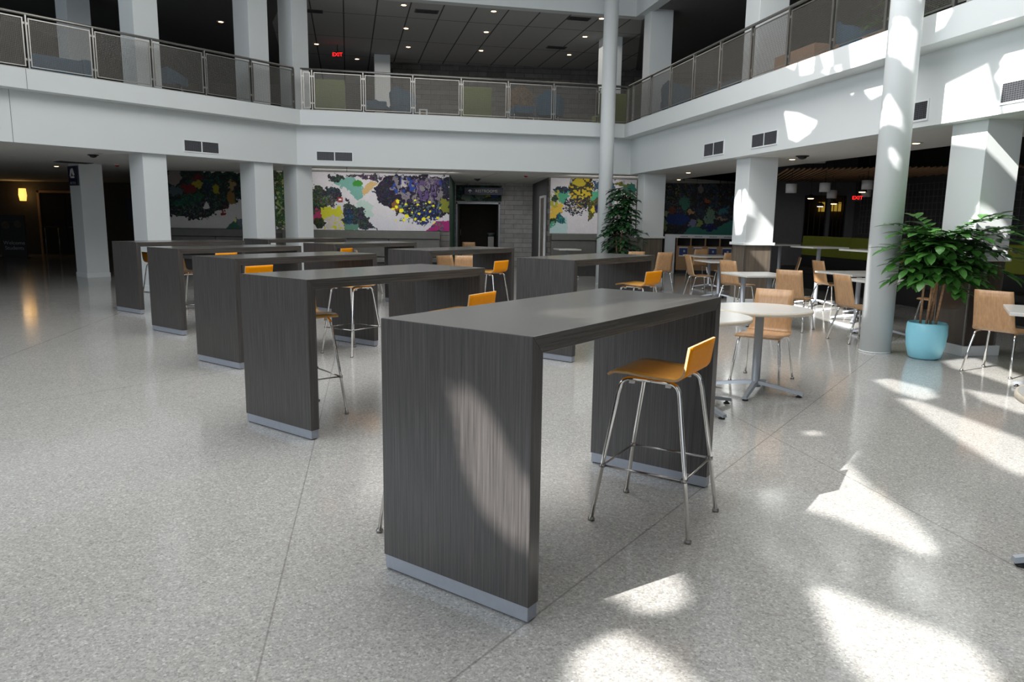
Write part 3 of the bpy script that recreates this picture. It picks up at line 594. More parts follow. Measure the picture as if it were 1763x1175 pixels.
# ---------------------------------------------------------------- balcony railings
def railing(side, i, label, npan, s0, pitch, flip=False):
    P = offpoly(0.24); A, B = np.array(P[i]), np.array(P[i + 1])
    ang = math.degrees(math.atan2(B[1] - A[1], B[0] - A[0])); L = float(np.linalg.norm(B - A))
    t = thing('railing', label, 'railing', (A[0], A[1], FL2), R(ang), 'balcony railings')
    a = max(0.05, s0 - 0.3) if i != 0 else max(0, s0 - 0.1); b = min(L, s0 + npan * pitch)
    MB().tube([(a, 0, 0.86), (b, 0, 0.86)], 0.024, 12).build('handrail', 'steel', t)
    MB().box(a, b, -0.02, 0.02, 0.0, 0.02).build('bottom_rail', 'steel', t)
    xs = [s0 + k * pitch for k in range(npan + 1)]
    if i != 0: xs = [0.07] + xs
    for x in xs:
        if x <= b: MB().box(x - 0.012, x + 0.012, -0.028, 0.028, 0.0, 0.845).build('post', 'steel', t)
    for k in range(len(xs) - 1):
        x0, x1 = xs[k] + 0.035, min(xs[k + 1] - 0.035, b)
        if x1 - x0 < 0.05: continue
        f = MB(); w = 0.009
        f.box(x0, x1, -w, w, 0.785, 0.803); f.box(x0, x1, -w, w, 0.045, 0.063); f.box(x0, x0 + 0.02, -w, w, 0.063, 0.785); f.box(x1 - 0.02, x1, -w, w, 0.063, 0.785)
        for zz in (0.14, 0.70):
            f.box(x0 - 0.025, x0, -0.006, 0.006, zz, zz + 0.035); f.box(x1, x1 + 0.025, -0.006, 0.006, zz, zz + 0.035)
        f.build('panel_frame', 'steel', t)
        g = MB(); n = int((x1 - x0) / 0.021); hw = 0.0018
        for j in range(1, n):
            x = x0 + (x1 - x0) * j / n; g.box(x - hw, x + hw, -hw, hw, 0.063, 0.785)
        for j in range(1, 34):
            z = 0.063 + 0.722 * j / 34; g.box(x0, x1, -hw, hw, z - hw, z + hw)
        g.build('wire_mesh', 'wire', t)
    return t
LL = float(np.linalg.norm(np.array(offpoly(0.24)[1]) - np.array(offpoly(0.24)[0])))
railing('left', 0, 'wire-mesh balcony railing running along the left gallery', 8, LL - 0.12 - 8 * 1.015, 1.015)
railing('centre', 1, 'wire-mesh balcony railing across the far centre gallery', 7, 0.29, 1.088)
railing('right', 2, 'wire-mesh balcony railing rising along the sunlit right gallery', 13, 0.42, 1.07)

# ---------------------------------------------------------------- air grilles in the fascia
def grille(label, A, B, pA, pB, z0, z1, halves=2, group='air grilles in the balcony face'):
    A = np.array(A); t_ = unit(A, np.array(B)); ang = math.degrees(math.atan2(t_[1], t_[0]))
    s0 = float(np.dot(np.array(pA) - A, t_)); s1 = float(np.dot(np.array(pB) - A, t_)); org = A + t_ * s0; w = s1 - s0
    t = thing('air_grille', label, 'vent', (org[0], org[1], z0), R(ang), group); h = z1 - z0
    f = MB(); e = 0.022
    f.box(-e, w + e, -0.012, 0.0, -e, 0); f.box(-e, w + e, -0.012, 0.0, h, h + e); f.box(-e, 0, -0.012, 0.0, 0, h); f.box(w, w + e, -0.012, 0.0, 0, h)
    for k in range(1, halves): f.box(w * k / halves - 0.012, w * k / halves + 0.012, -0.012, 0.0, 0, h)
    f.build('frame', 'trimwhite', t)
    MB().box(0, w, -0.004, -0.001, 0, h).build('duct_shadow', 'ventdark', t)
    g = MB(); n = int(w / 0.03)
    for j in range(1, n): g.box(w * j / n - 0.003, w * j / n + 0.003, -0.010, -0.005, 0, h)
    for j in range(1, 9): g.box(0, w, -0.009, -0.006, h * j / 9 - 0.003, h * j / 9 + 0.003)
    g.build('bars', 'barsteel', t)
grille('wide twin air grille in the left balcony face', L0, L1, (-6.44, 14.72), (-6.0, 15.28), 2.72, 2.92)
grille('twin air grille at the left end of the centre balcony face', L1, C1, (-4.42, 16.86), (-3.67, 17.03), 2.735, 2.92)
grille('smallest looking twin air grille in the right balcony face, farthest from the camera', C1, ER, (3.66, 14.57), (3.82, 13.81), 2.73, 2.95)
grille('twin air grille in the right balcony face left of the round pole', C1, ER, (4.02, 12.82), (4.18, 12.07), 2.735, 2.935)
grille('air grille in the right balcony face half hidden by the thick round pole', C1, ER, (4.68, 9.66), (4.83, 8.93), 2.71, 2.91)
grille('air grille in the right balcony face cut by the right edge of the photo', C1, ER, (5.04, 7.92), (5.19, 7.18), 2.73, 2.92)

# ---------------------------------------------------------------- ceiling fittings
def downlight(label, x, y, z, r=0.075, group='ceiling downlights', on=True):
    t = thing('downlight', label, 'ceiling light', (x, y, z), 0, group)
    MB().lathe([(r, 0), (r + 0.02, -0.006), (r + 0.022, 0.0)], seg=20).build('trim_ring', 'shade', t)
    MB().lathe([(r * 0.72, -0.010), (r * 0.5, -0.014)], seg=16).build('lamp', 'lamp' if on else 'shade', t)
LOWP = [(-9.76, 15.74, 'in the left ceiling nearest the picture edge', False), (-8.0, 14.45, 'in the left ceiling behind the dark round sensor', False), (-10.36, 15.6, 'at the far left edge of the left ceiling', False), (-11.16, 18.31, 'glowing near the sign column', True),
        (-0.42, 18.4, 'in the tiled ceiling in front of the restroom recess', False), (4.04, 17.46, 'glowing in the right ceiling strip, near the dark mural', True), (4.45, 20.3, 'glowing in the right ceiling strip, just above the dark mural', True), (4.99, 13.56, 'glowing right of the sunlit square column', True), (5.66, 10.68, 'glowing between the thick pole and the big square column', True)]
for x, y, s, on in LOWP: downlight('small round downlight ' + s, x, y, SOF, 0.07, 'downlights in the ground floor ceilings', on)
UPP = [(-2.61, 17.99, 'first row, front left'), (-2.86, 20.09, 'left line, second from the front'), (-3.1, 22.17, 'left line, at the back'), (-0.54, 18.4, 'middle line, front'), (-0.79, 20.35, 'middle line, second'), (-1.02, 22.5, 'middle line, at the back'),
       (2.07, 18.9, 'right line, front, beside the round pole'), (1.84, 20.7, 'right line, second'), (1.58, 22.88, 'right line, at the back'), (-5.68, 21.97, 'left of the red exit sign'), (-4.93, 23.88, 'behind the red exit sign'), (-7.51, 19.7, 'alone in the dark left gallery')]
for x, y, s in UPP: downlight('small upper floor downlight, ' + s, x, y, BULK + 0.06, 0.085, 'downlights in the upper ceiling')
def diffuser(label, x, y, z, w, ang=12.6, material='greywall'):
    t = thing('ceiling_diffuser', label, 'vent', (x, y, z), R(ang), 'square air diffusers in the ceilings')
    MB().box(-w, w, -w / 2, w / 2, -0.012, 0).build('plate', material, t)
    g = MB()
    for k in range(5): g.box(-w * 0.9, w * 0.9, -w * 0.4 + k * w * 0.2 - 0.006, -w * 0.4 + k * w * 0.2 + 0.006, -0.02, -0.012)
    g.build('louvres', 'dark', t)
diffuser('dark air diffuser in the upper tiled ceiling, front centre', -2.14, 18.5, BULK + 0.06, 0.28)
diffuser('dark air diffuser in the upper tiled ceiling, front right', 1.52, 18.95, BULK + 0.06, 0.28)
diffuser('dark air diffuser in the upper tiled ceiling, back right', 1.15, 21.99, BULK + 0.06, 0.28)
diffuser('dark air diffuser in the upper tiled ceiling, front left corner', -4.9, 18.6, BULK + 0.06, 0.26)
diffuser('dark slot diffuser in the left ground floor ceiling', -9.9, 16.9, SOF, 0.35, 52)
def ceiling_dome(label, x, y, z, r, material):
    t = thing('ceiling_sensor', label, 'ceiling fitting', (x, y, z), 0)
    MB().lathe([(r, 0), (r, -0.012), (r * 0.8, -0.02)], seg=20).build('mount', 'shade' if material == 'red' else material, t)
    MB().lathe([(r * 0.7, -0.02), (r * 0.55, -0.045), (r * 0.2, -0.06)], seg=20).build('dome', material, t)
ceiling_dome('black round sensor under the left ceiling near the sign column', -8.25, 14.75, SOF, 0.10, 'black')
ceiling_dome('black round sensor under the right ceiling strip beside the sunlit column', 4.92, 12.9, SOF, 0.11, 'black')
ceiling_dome('small red alarm on the left ceiling beside the second column', -9.2, 17.4, SOF, 0.07, 'red')
ceiling_dome('small red alarm on the tiled ceiling right of the restroom sign', 0.30, 19.3, SOF, 0.08, 'red')
ceiling_dome('dark dome camera on the tiled ceiling in front of the doorway', -1.05, 21.4, SOF, 0.10, 'dark')
ceiling_dome('dark round detector on the upper right gallery ceiling', 4.15, 16.0, BULK + 0.06, 0.10, 'dark')

# track of small picture lights above the murals
def picture_light(label, x, y):
    t = thing('picture_light', label, 'lamp', (x, y, SOF), R(11), 'picture lights above the murals')
    MB().tube([(0, 0, 0), (0, 0, -0.06), (0.0, -0.10, -0.09)], 0.008, 6).build('arm', 'silver', t)
    MB().tube([(0, -0.08, -0.075), (0, -0.02, -0.14)], 0.028, 10).build('head', 'silver', t)
for k, (x, y) in enumerate([(-3.45, 19.02), (-2.85, 19.15), (-2.2, 19.28), (-1.85, 19.35), (1.5, 20.0), (2.2, 20.15), (2.95, 20.3)]):
    picture_light(['leftmost picture light above the long centre mural', 'second picture light above the long centre mural', 'third picture light above the long centre mural', 'picture light at the right end of the long centre mural', 'picture light over the yellow cluster right of the recess', 'picture light left of the round pole', 'picture light behind the round pole'][k], x, y)

# ---------------------------------------------------------------- doors and signs
fr24 = (DX0, 24.0)
t = thing('door_frame', 'steel double door frame standing open to the dark restroom hall', 'door', (DX0, 23.98, 0)); W = DX1 - DX0
MB().box(0, 0.05, -0.03, 0.16, 0, 2.02).build('jamb', 'silver', t); MB().box(W - 0.05, W, -0.03, 0.16, 0, 2.02).build('jamb', 'silver', t); MB().box(0, W, -0.03, 0.16, 1.97, 2.02).build('head', 'silver', t)
for x, s in ((0.05, 1), (W - 0.05, -1)):
    d = MB().box(x, x + 0.04 * s, 0.10, 0.75, 0.02, 1.96).build('door_leaf', 'brownwall', t); MB().tube([(x + 0.05 * s, 0.65, 0.95), (x + 0.05 * s, 0.65, 1.15)], 0.012, 8).build('pull', 'steel', d)
MB().box(-1.9, -0.4, 25.9, 26.0, 0, SOF).build('wall_hall_back', 'brownwall')['kind'] = 'structure'
t = thing('drinking_fountain', 'pale drinking fountain standing in the restroom hall', 'fountain', (-0.78, 25.7, 0))
MB().box(-0.10, 0.10, -0.08, 0.1, 0, 0.9).build('pedestal', 'steel', t); MB().lathe([(0.08, 0.9), (0.14, 0.98), (0.14, 1.03)], seg=20).build('basin', 'silver', t)
t = thing('restroom_sign', 'hanging navy sign reading RESTROOMS with an upward arrow', 'sign', (-0.95, 23.6, 2.36))
MB().box(-0.62, 0.60, 0, 0.03, -0.115, 0.115).build('board', 'navy', t, 0.004)
text_obj('lettering', 'RESTROOMS', 0.125, t, (0.08, -0.004, 0.0), (R(90), 0, 0), 'signwhite')
a = MB(); a.quad([(-0.50, -0.004, 0.01), (-0.44, -0.004, 0.06), (-0.38, -0.004, 0.01), (-0.38, -0.004, -0.005), (-0.50, -0.004, -0.005)]); a.box(-0.448, -0.432, -0.004, -0.001, -0.06, 0.0); a.build('arrow', 'signwhite', t)
for x in (-0.5, 0.5): MB().tube([(x, 0.015, 0.115), (x, 0.015, SOF - 2.36)], 0.006, 6).build('hanger', 'steel', t)
# side door with narrow glass in the recess right wall
ang = math.degrees(math.atan2(20.2 - 24.0, 0.93 - 0.60)); t = thing('side_door', 'tall narrow metal-framed door in the right side of the restroom recess', 'door', (0.595, 24.0, 0), R(ang))
MB().box(2.35, 2.42, -0.06, -0.002, 0, 2.1).build('jamb', 'signwhite', t); MB().box(3.35, 3.42, -0.06, -0.002, 0, 2.1).build('jamb', 'signwhite', t); MB().box(2.35, 3.42, -0.06, -0.002, 2.1, 2.16).build('head', 'signwhite', t)
d = MB().box(2.42, 3.35, -0.03, -0.004, 0.01, 2.1).build('door_leaf', 'clad_wood', t); MB().tube([(3.2, -0.07, 0.95), (3.2, -0.07, 1.25)], 0.012, 8).build('pull', 'steel', d)
# navy recycling sign on the left column (its left face)
t = thing('column_sign', 'navy sign with a white looped symbol on the farthest left column', 'sign', (-9.92, 17.12, 2.34), R(142))
MB().box(0.04, 0.54, 0.004, 0.035, -0.22, 0.22).build('board', 'navy', t, 0.003)
g = MB()
for k in range(3):
    a0, a1 = R(90 + 120 * k), R(210 + 120 * k); P0 = (0.29 + 0.125 * math.cos(a0), 0.04 + 0.145 * math.sin(a0)); P1 = (0.29 + 0.125 * math.cos(a1), 0.04 + 0.145 * math.sin(a1))
    g.tube([(P0[0] * (1 - q) + P1[0] * q, 0.045, P0[1] * (1 - q) + P1[1] * q) for q in (0.12, 0.5, 0.80)], 0.022, 6)
g.build('symbol', 'signwhite', t); text_obj('lettering', 'RECYCLE', 0.075, t, (0.29, 0.038, -0.165), (R(90), 0, R(180)), 'alu')
def exit_sign(label, loc, rotz, s=1.0):
    t = thing('exit_sign', label, 'sign', loc, rotz)
    MB().box(-0.15 * s, 0.15 * s, 0, 0.03, -0.10 * s, 0.10 * s).build('housing', 'black', t)
    text_obj('lettering', 'EXIT', 0.17 * s, t, (0, -0.006, 0), (R(90), 0, 0), 'red_em', extrude=0.004)
    MB().tube([(0, 0.015, 0.10 * s), (0, 0.015, (3.39 if loc[2] < 3 else 6.34) - loc[2])], 0.01, 6).build('stem', 'black', t)
exit_sign('glowing red EXIT sign under the upper floor ceiling', (-5.1, 22.0, 6.07), 0, 0.85)
exit_sign('glowing red EXIT sign in the dark cafe right of the white pendants', (7.62, 16.6, 2.06), R(-25), 0.62)
t = thing('fire_alarm', 'small red fire alarm box on the long centre mural', 'alarm', (-4.43, 19.03, 1.93), R(11)); MB().box(-0.06, 0.06, 0, 0.03, -0.055, 0.055).build('box', 'red', t, 0.004); MB().box(-0.035, 0.035, -0.004, 0.0, -0.02, 0.02).build('plate', 'signwhite', t)
# wall sconce, corridor, posters, glass doors on the far left
t = thing('wall_sconce', 'glowing amber wall sconce in the dark corridor', 'lamp', (-17.7, 26.9, 2.12)); MB().lathe([(0.10, -0.20), (0.13, 0.0), (0.11, 0.24)], seg=20).build('shade', 'sconce', t); MB().box(-0.05, 0.05, 0.05, 0.12, -0.12, 0.12).build('bracket', 'steel', t)
pl = bpy.data.lights.new('sconce_light', 'POINT'); pl.energy = 3; pl.color = (1.0, 0.6, 0.25); pl.shadow_soft_size = 0.12; po = bpy.data.objects.new('sconce_light', pl); col.objects.link(po); po.location = (-17.7, 26.55, 2.15)
t = thing('poster_stand', 'dark floor poster of two people reading Welcome Students', 'poster', (-16.5, 24.4, 0), R(6))
MB().box(-0.40, 0.40, 0, 0.03, 0.05, 1.42).build('board', 'black', t); MB().box(-0.42, 0.42, -0.1, 0.14, 0, 0.05).build('foot', 'black', t)
text_obj('lettering', 'Welcome\nStudents', 0.17, t, (0.02, -0.004, 0.42), (R(90), 0, 0), 'alu')
for x, z, r in ((-0.2, 1.08, 0.13), (0.18, 1.12, 0.12)):
    h = MB().lathe([(0.001, 0), (r, 0.001), (r, 0.004)], seg=20, sm=False); o = h.build('printed_face', 'skin', t); o.location = (x, -0.001, z); o.rotation_euler = (R(90), 0, 0)
t = thing('glass_door', 'dim glass double door with a push bar at the end of the left corridor', 'door', (-16.3, 26.9, 0))
MB().box(-0.9, -0.82, 0, 0.08, 0, 2.3).build('jamb', 'wood', t); MB().box(1.0, 1.08, 0, 0.08, 0, 2.3).build('jamb', 'wood', t); MB().box(-0.9, 1.08, 0, 0.08, 2.22, 2.3).build('head', 'wood', t)
for x in (-0.82, 0.09):
    d = MB().box(x, x + 0.9, 0.04, 0.07, 0.02, 2.22).build('door_leaf', 'glass', t); MB().tube([(x + 0.05, 0, 1.0), (x + 0.85, 0, 1.0)], 0.018, 8).build('push_bar', 'black', d)
for x in (-0.42, 0.06): MB().tube([(x, -0.45, 0), (x, -0.45, 0.98)], 0.018, 8).build('bollard_tube', 'steel', t)
t = thing('notice_board', 'dark notice board on the wall between the two left columns', 'board', (-13.7, 26.94, 1.65)); MB().box(-0.35, 0.35, 0, 0.05, -0.4, 0.4).build('frame', 'black', t); MB().box(-0.31, 0.31, -0.006, 0, -0.36, 0.36).build('panel', 'navy', t)

# ---------------------------------------------------------------- cafe corner on the right
t = thing('sorting_station', 'wooden sorting station with four open slots and a white labelled top', 'cabinet', (4.75, 21.55, 0), R(-15.0)); SW = 1.62
MB().box(0, SW, 0.02, 0.55, 0.10, 0.80).build('body', 'wood', t); MB().box(0.03, SW - 0.03, 0.06, 0.5, 0, 0.10).build('kick', 'black', t)
MB().box(0, SW, 0.40, 0.55, 0.80, 1.03).build('slot_back', 'dark', t)
for k in range(5): MB().box(SW * k / 4 - (0.02 if k else 0), SW * k / 4 + (0.02 if k < 4 else 0), 0.02, 0.42, 0.80, 1.03).build('divider', 'wood', t)
MB().box(-0.04, SW, -0.02, 0.56, 1.03, 1.13).build('top', 'trimwhite', t); MB().box(-0.34, -0.04, -0.02, 0.5, 0, 1.13).build('end_panel', 'trimwhite', t)
g = MB()
for k in range(4):
    for j in range(6): x = SW * (k + 0.5) / 4 - 0.10 + j * 0.036; g.box(x, x + 0.02, -0.024, -0.019, 1.06, 1.06 + (0.03 if j % 2 else 0.022))
g.build('label_print', 'greywall', t)
for k, s in enumerate(('leftmost', 'second', 'third', 'rightmost')):
    p = thing('slot_poster', s + ' blue poster on the front of the wooden sorting station', 'poster', (4.75, 21.55, 0), R(-15.0), 'blue posters on the sorting station'); x = SW * (k + 0.5) / 4
    MB().box(x - 0.125, x + 0.125, 0.008, 0.016, 0.50, 0.77).build('sheet', 'signwhite', p); MB().box(x - 0.12, x + 0.12, 0.004, 0.008, 0.53, 0.74).build('print', 'poster_blue', p)
    MB().box(x - 0.0, x + 0.05, 0.001, 0.004, 0.62, 0.68).build('icon', 'alu', p)
# slatted ceiling and pendants
g = MB(); n = 46
for k in range(n):
    s = k / (n - 1); x = 5.45 + 4.3 * s; y = 15.0 - 1.75 * s
    g.tube([(x, y, 2.55), (x + 1.35, y + 5.4, 2.55)], 0.024, 4)
t = g.build('slat_ceiling', 'slat'); tag(t, 'wooden slat ceiling hanging above the dark cafe corner', 'ceiling panel')
PEND = [(5.62, 15.2, 2.18, 'leftmost white drum pendant in the cafe'), (6.30, 15.2, 2.21, 'white drum pendant in the middle of the cafe, nearer one'), (7.13, 16.8, 2.14, 'white drum pendant hiding behind the middle one'), (7.06, 15.0, 2.26, 'white drum pendant left of the thick pole, higher looking one'), (8.0, 17.0, 2.19, 'white drum pendant left of the thick pole, farther one')]
for x, y, z, s in PEND:
    t = thing('pendant_lamp', s, 'lamp', (x, y, z), 0, 'white drum pendants')
    MB().lathe([(0.105, -0.09), (0.108, 0.09)], seg=24).build('shade', 'shade', t); MB().tube([(0, 0, 0.09), (0, 0, 3.38 - z)], 0.006, 6).build('cord', 'black', t)
t = thing('ceiling_projector', 'small pale box hanging in the dark space above the slats', 'projector', (5.95, 15.0, 2.72), R(-20)); MB().box(-0.28, 0.22, -0.1, 0.1, -0.05, 0.05).build('body', 'shade', t, 0.01); MB().tube([(0, 0, 0.05), (0, 0, 0.68)], 0.012, 6).build('mount', 'black', t)
# booth
bA = np.array([7.15, 18.3]); bB = np.array([8.75, 6.0]); bl = float(np.linalg.norm(bB - bA)); bang = math.degrees(math.atan2(bB[1] - bA[1], bB[0] - bA[0]))
t = thing('booth_bench', 'long booth bench with an olive green back in the dark cafe', 'bench', (bA[0], bA[1], 0), R(bang))
for k in range(6):
    a, b = bl * k / 6 + 0.006, bl * (k + 1) / 6 - 0.006; MB().box(a, b, -0.02, 0.10, 0.72, 1.19).build('back_cushion', 'olive', t, 0.02); MB().box(a, b, -0.55, -0.03, 0.34, 0.46).build('seat', 'black', t, 0.02)
MB().box(0, bl, -0.02, 0.12, 0, 0.715).build('back_panel', 'black', t); MB().box(0, bl, -0.48, -0.02, 0, 0.335).build('base', 'black', t)
# lit windows behind the booth
for k, (a, b, z0, z1) in enumerate(cuts):
    fr = MB(); fr.box(a, b, 0.02, 0.10, z0, z0 + 0.03); fr.box(a, b, 0.02, 0.10, z1 - 0.03, z1); fr.box(a, a + 0.03, 0.02, 0.10, z0, z1); fr.box(b - 0.03, b, 0.02, 0.10, z0, z1)
    for j in range(1, 4): fr.box(a + (b - a) * j / 4 - 0.008, a + (b - a) * j / 4 + 0.008, 0.04, 0.06, z0, z1)
    if k: 
        for j in range(1, 6): fr.box(a, b, 0.04, 0.06, z0 + (z1 - z0) * j / 6 - 0.006, z0 + (z1 - z0) * j / 6 + 0.006)
    o = fr.build('window_%d' % (k + 1), 'black', None, 0, (eA[0], eA[1], 0), R(eang)); tag(o, kind='structure')
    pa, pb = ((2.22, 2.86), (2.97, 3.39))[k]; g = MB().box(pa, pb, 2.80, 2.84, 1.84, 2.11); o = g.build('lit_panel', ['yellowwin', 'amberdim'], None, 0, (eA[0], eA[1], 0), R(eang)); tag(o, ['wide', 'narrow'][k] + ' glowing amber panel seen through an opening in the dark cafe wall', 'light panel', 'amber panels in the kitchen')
t = thing('wall_trellis', 'dark metal grid trellis on the cafe back wall above the booth', 'trellis', (cA[0], cA[1], 0), R(cang))
g = MB()
for j in range(40): g.box(0.3 + j * 0.14, 0.315 + j * 0.14, -0.03, -0.015, 1.25, 2.4)
for j in range(9): g.box(0.3, 5.8, -0.032, -0.017, 1.25 + j * 0.14, 1.262 + j * 0.14)
g.build('grid', 'greywall', t)
for x, y, z, s in ((6.98, 17.6, 2.07, 'left of the amber panels'), (7.38, 18.0, 1.90, 'in front of the wide amber panel'), (7.62, 17.8, 1.96, 'in front of the narrow amber panel'), (7.48, 16.1, 2.17, 'above the red exit sign')):
    t = thing('dome_pendant', 'small dark dome pendant with a warm lamp, ' + s, 'lamp', (x, y, z), 0, 'dark dome pendants'); MB().lathe([(0.10, 0), (0.085, 0.05), (0.03, 0.09)], seg=18).build('shade', 'black', t); MB().lathe([(0.06, -0.012), (0.065, -0.002)], seg=16).build('lamp', 'lamp', t); MB().tube([(0, 0, 0.1), (0, 0, 3.38 - z)], 0.005, 6).build('cord', 'black', t)

# ---------------------------------------------------------------- bar tables
TW, TD, TH, TT = 1.811, 0.735, 1.067, 0.066
def bar_table(label, x, y, ang):
    t = thing('bar_table', label, 'table', (x, y, 0), R(ang), 'ebony waterfall bar tables')
    def prof(pts, name, m):
        mb = MB(); n = len(pts)
        mb.v = [(x, 0, z) for x, z in pts] + [(x, TD, z) for x, z in pts]
        mb.f = [tuple(range(n))] + [tuple(range(2 * n - 1, n - 1, -1))] + [(i, (i + 1) % n, n + (i + 1) % n, n + i) for i in range(n)]; mb.mi = [0] * (n + 2); mb.sm = [False] * (n + 2)
        return mb.build(name, m, t, 0.0015)
    prof([(0.0008, TH), (TW - 0.0008, TH), (TW - TT, TH - TT + 0.0008), (TT, TH - TT + 0.0008)], 'tabletop', 'lam_h')
    for a in (0, TW - TT):
        if a == 0: prof([(0, 0.065), (TT, 0.065), (TT, TH - TT), (0, TH - 0.0008)], 'side_panel', 'lam_v')
        else: prof([(TW - TT, 0.065), (TW, 0.065), (TW, TH - 0.0008), (TW - TT, TH - TT)], 'side_panel', 'lam_v')
        p = MB().box(a + 0.004, a + TT - 0.004, 0.004, TD - 0.004, 0.006, 0.065).build('plinth', 'alu', t, 0.002)
        MB().box(a + 0.012, a + TT - 0.012, 0.012, TD - 0.012, 0, 0.006).build('glide', 'rubber', p)
    return t
BT = [(0.072, 2.478, 54.4, 'dark waterfall bar table nearest the camera'), (-1.318, 4.689, 53.2, 'dark waterfall bar table second from the front in the left row'), (-2.627, 6.944, 53.5, 'dark waterfall bar table third from the front in the left row'),
      (-4.062, 8.931, 53.2, 'dark waterfall bar table fourth from the front in the left row'), (-5.552, 10.871, 53.4, 'dark waterfall bar table at the far left end of the left row'), (-1.065, 9.312, 53.3, 'dark waterfall bar table mid right row, with an orange stool at its right end'),
      (0.625, 7.523, 53.0, 'dark waterfall bar table at the right end of the right row, by the wooden chairs'), (-2.74, 11.28, 53.4, 'dark waterfall bar table in the right row, behind the middle one'), (-4.40, 13.25, 53.4, 'farthest dark waterfall bar table, only its edge showing before the two columns')]
bt0 = bar_table(BT[0][3], *BT[0][:3])
for x, y, a, s in BT[1:]: dup(bt0, (x, y, 0), R(a), s)

# ---------------------------------------------------------------- stools and chairs
def shell(prof, width, th, taper=None):
    """bent ply sheet: prof = (x, z) centre line from front to back, extruded along y"""
    P = [Vector((a, 0, b)) for a, b in prof]; n = len(P); top, bot = [], []
    for i in range(n):
        t = (P[min(i + 1, n - 1)] - P[max(i - 1, 0)]).normalized(); nn = Vector((-t.z, 0, t.x))
        top.append(P[i] + nn * th / 2); bot.append(P[i] - nn * th / 2)
    mb = MB(); m = 7
    def W(i, j):
        w = width * (taper[i] if taper else 1) / 2; return -w + 2 * w * j / (m - 1)
    def dish(i, j): return 0.0
    base = len(mb.v)
    for lay in (top, bot):
        for i in range(n):
            for j in range(m):
                y = W(i, j); mb.v.append((lay[i].x, y, lay[i].z))
    def id_(l, i, j): return base + l * n * m + i * m + j
    for i in range(n - 1):
        for j in range(m - 1):
            mb.f.append((id_(0, i, j), id_(0, i, j + 1), id_(0, i + 1, j + 1), id_(0, i + 1, j))); mb.mi.append(0); mb.sm.append(True)
            mb.f.append((id_(1, i, j), id_(1, i + 1, j), id_(1, i + 1, j + 1), id_(1, i, j + 1))); mb.mi.append(1); mb.sm.append(True)
        for j in (0, m - 1):
            mb.f.append((id_(0, i, j), id_(0, i + 1, j), id_(1, i + 1, j), id_(1, i, j))); mb.mi.append(2); mb.sm.append(False)
    for i in (0, n - 1):
        for j in range(m - 1):
            mb.f.append((id_(0, i, j), id_(1, i, j), id_(1, i, j + 1), id_(0, i, j + 1))); mb.mi.append(2); mb.sm.append(False)
    return mb
def seat_set(t, seatz, front, back, width, backtop, lean, mats_s, mats_b, bendr, tapers=None):
    seat = [(front + 0.0, seatz - 0.016), (front - 0.012, seatz - 0.005), (front - 0.04, seatz + 0.001), (front - 0.10, seatz + 0.002), (0, seatz - 0.006), (back + bendr * 1.2, seatz - 0.010)]
    ang0 = lean; bend = []
    cx, cz = back + bendr * 1.2, seatz - 0.010 + bendr
    for k in range(0, 7):
        a = R(-90) - (R(90) - R(ang0)) * k / 6; bend.append((cx + bendr * math.cos(a), cz + bendr * math.sin(a)))
    ex, ez = bend[-1]; dx, dz = -math.sin(R(ang0)), math.cos(R(ang0)); hgt = (backtop - ez) / dz
    up = [(ex + dx * hgt * s, ez + dz * hgt * s) for s in (0.25, 0.5, 0.75, 1.0)]
    sp = seat + bend[1:4]; bp = bend[3:] + up
    tp = None
    if tapers: tp = [tapers[0] + (tapers[1] - tapers[0]) * i / (len(bp) - 1) for i in range(len(bp))]
    shell(sp, width, 0.011).build('seat', mats_s, t); shell(bp, width, 0.011, tp).build('backrest', mats_b, t)
def leg_frames(t, seatz, fx, bx, hy, ft, bt, htop, r=0.0105):
    """two side frames; each leg a mesh running from the floor to the middle of the frame under the seat"""
    for s in (-1, 1):
        for (foot, top) in ((fx, ft), (bx, bt)):
            mid = (ft + bt) / 2; z = seatz - 0.022; sg = 1 if top > mid else -1
            path = [(foot, s * hy, 0.012), (foot + (top - foot) * 0.5, s * (hy + htop) / 2, z * 0.5), (top + 0.004 * sg, s * (htop + 0.005), z - 0.07)]
            path += bez((top, s * htop, z - 0.05), (top - 0.004 * sg, s * htop, z), (top - 0.055 * sg, s * (htop - 0.012), z), 5)
            path += [(mid, s * (htop - 0.02), z)]
            leg = MB().tube(path, r, 10).build('leg', 'chrome', t)
            MB().lathe([(r + 0.006, 0), (r + 0.006, 0.012), (r + 0.002, 0.020)], (foot, s * hy, 0), 14).build('glide', 'steel', leg)
def make_stool(label, loc, face, group):
    t = thing('bar_stool', label, 'stool', loc, R(face), group)
    seat_set(t, 0.755, 0.195, -0.19, 0.40, 0.905, 8, ['orange', 'orange_back', 'edge'], ['orange', 'orange_back', 'edge'], 0.055)
    leg_frames(t, 0.745, 0.245, -0.245, 0.225, 0.145, -0.150, 0.165)
    zr = 0.285; f = zr / 0.72
    pts = [(sx * (0.245 - 0.10 * f), sy * (0.225 - 0.06 * f), zr) for sx, sy in ((1, 1), (1, -1), (-1, -1), (-1, 1))]
    g = MB()
    for i in range(4): g.tube([pts[i], pts[(i + 1) % 4]], 0.0055, 8)
    for x, y, z in pts: g.lathe([(0.016, -0.008), (0.016, 0.008)], (x, y, z), 10)
    g.build('footrest', 'rod', t)
    g = MB()
    for sx in (1, -1):
        for sy in (1, -1): g.box(sx * 0.09 - 0.012, sx * 0.09 + 0.012, sy * 0.15 - 0.008, sy * 0.15 + 0.008, 0.700, 0.722)
    g.build('stacking_buffers', 'shade', t)
    return t
SG = 'orange bar stools'
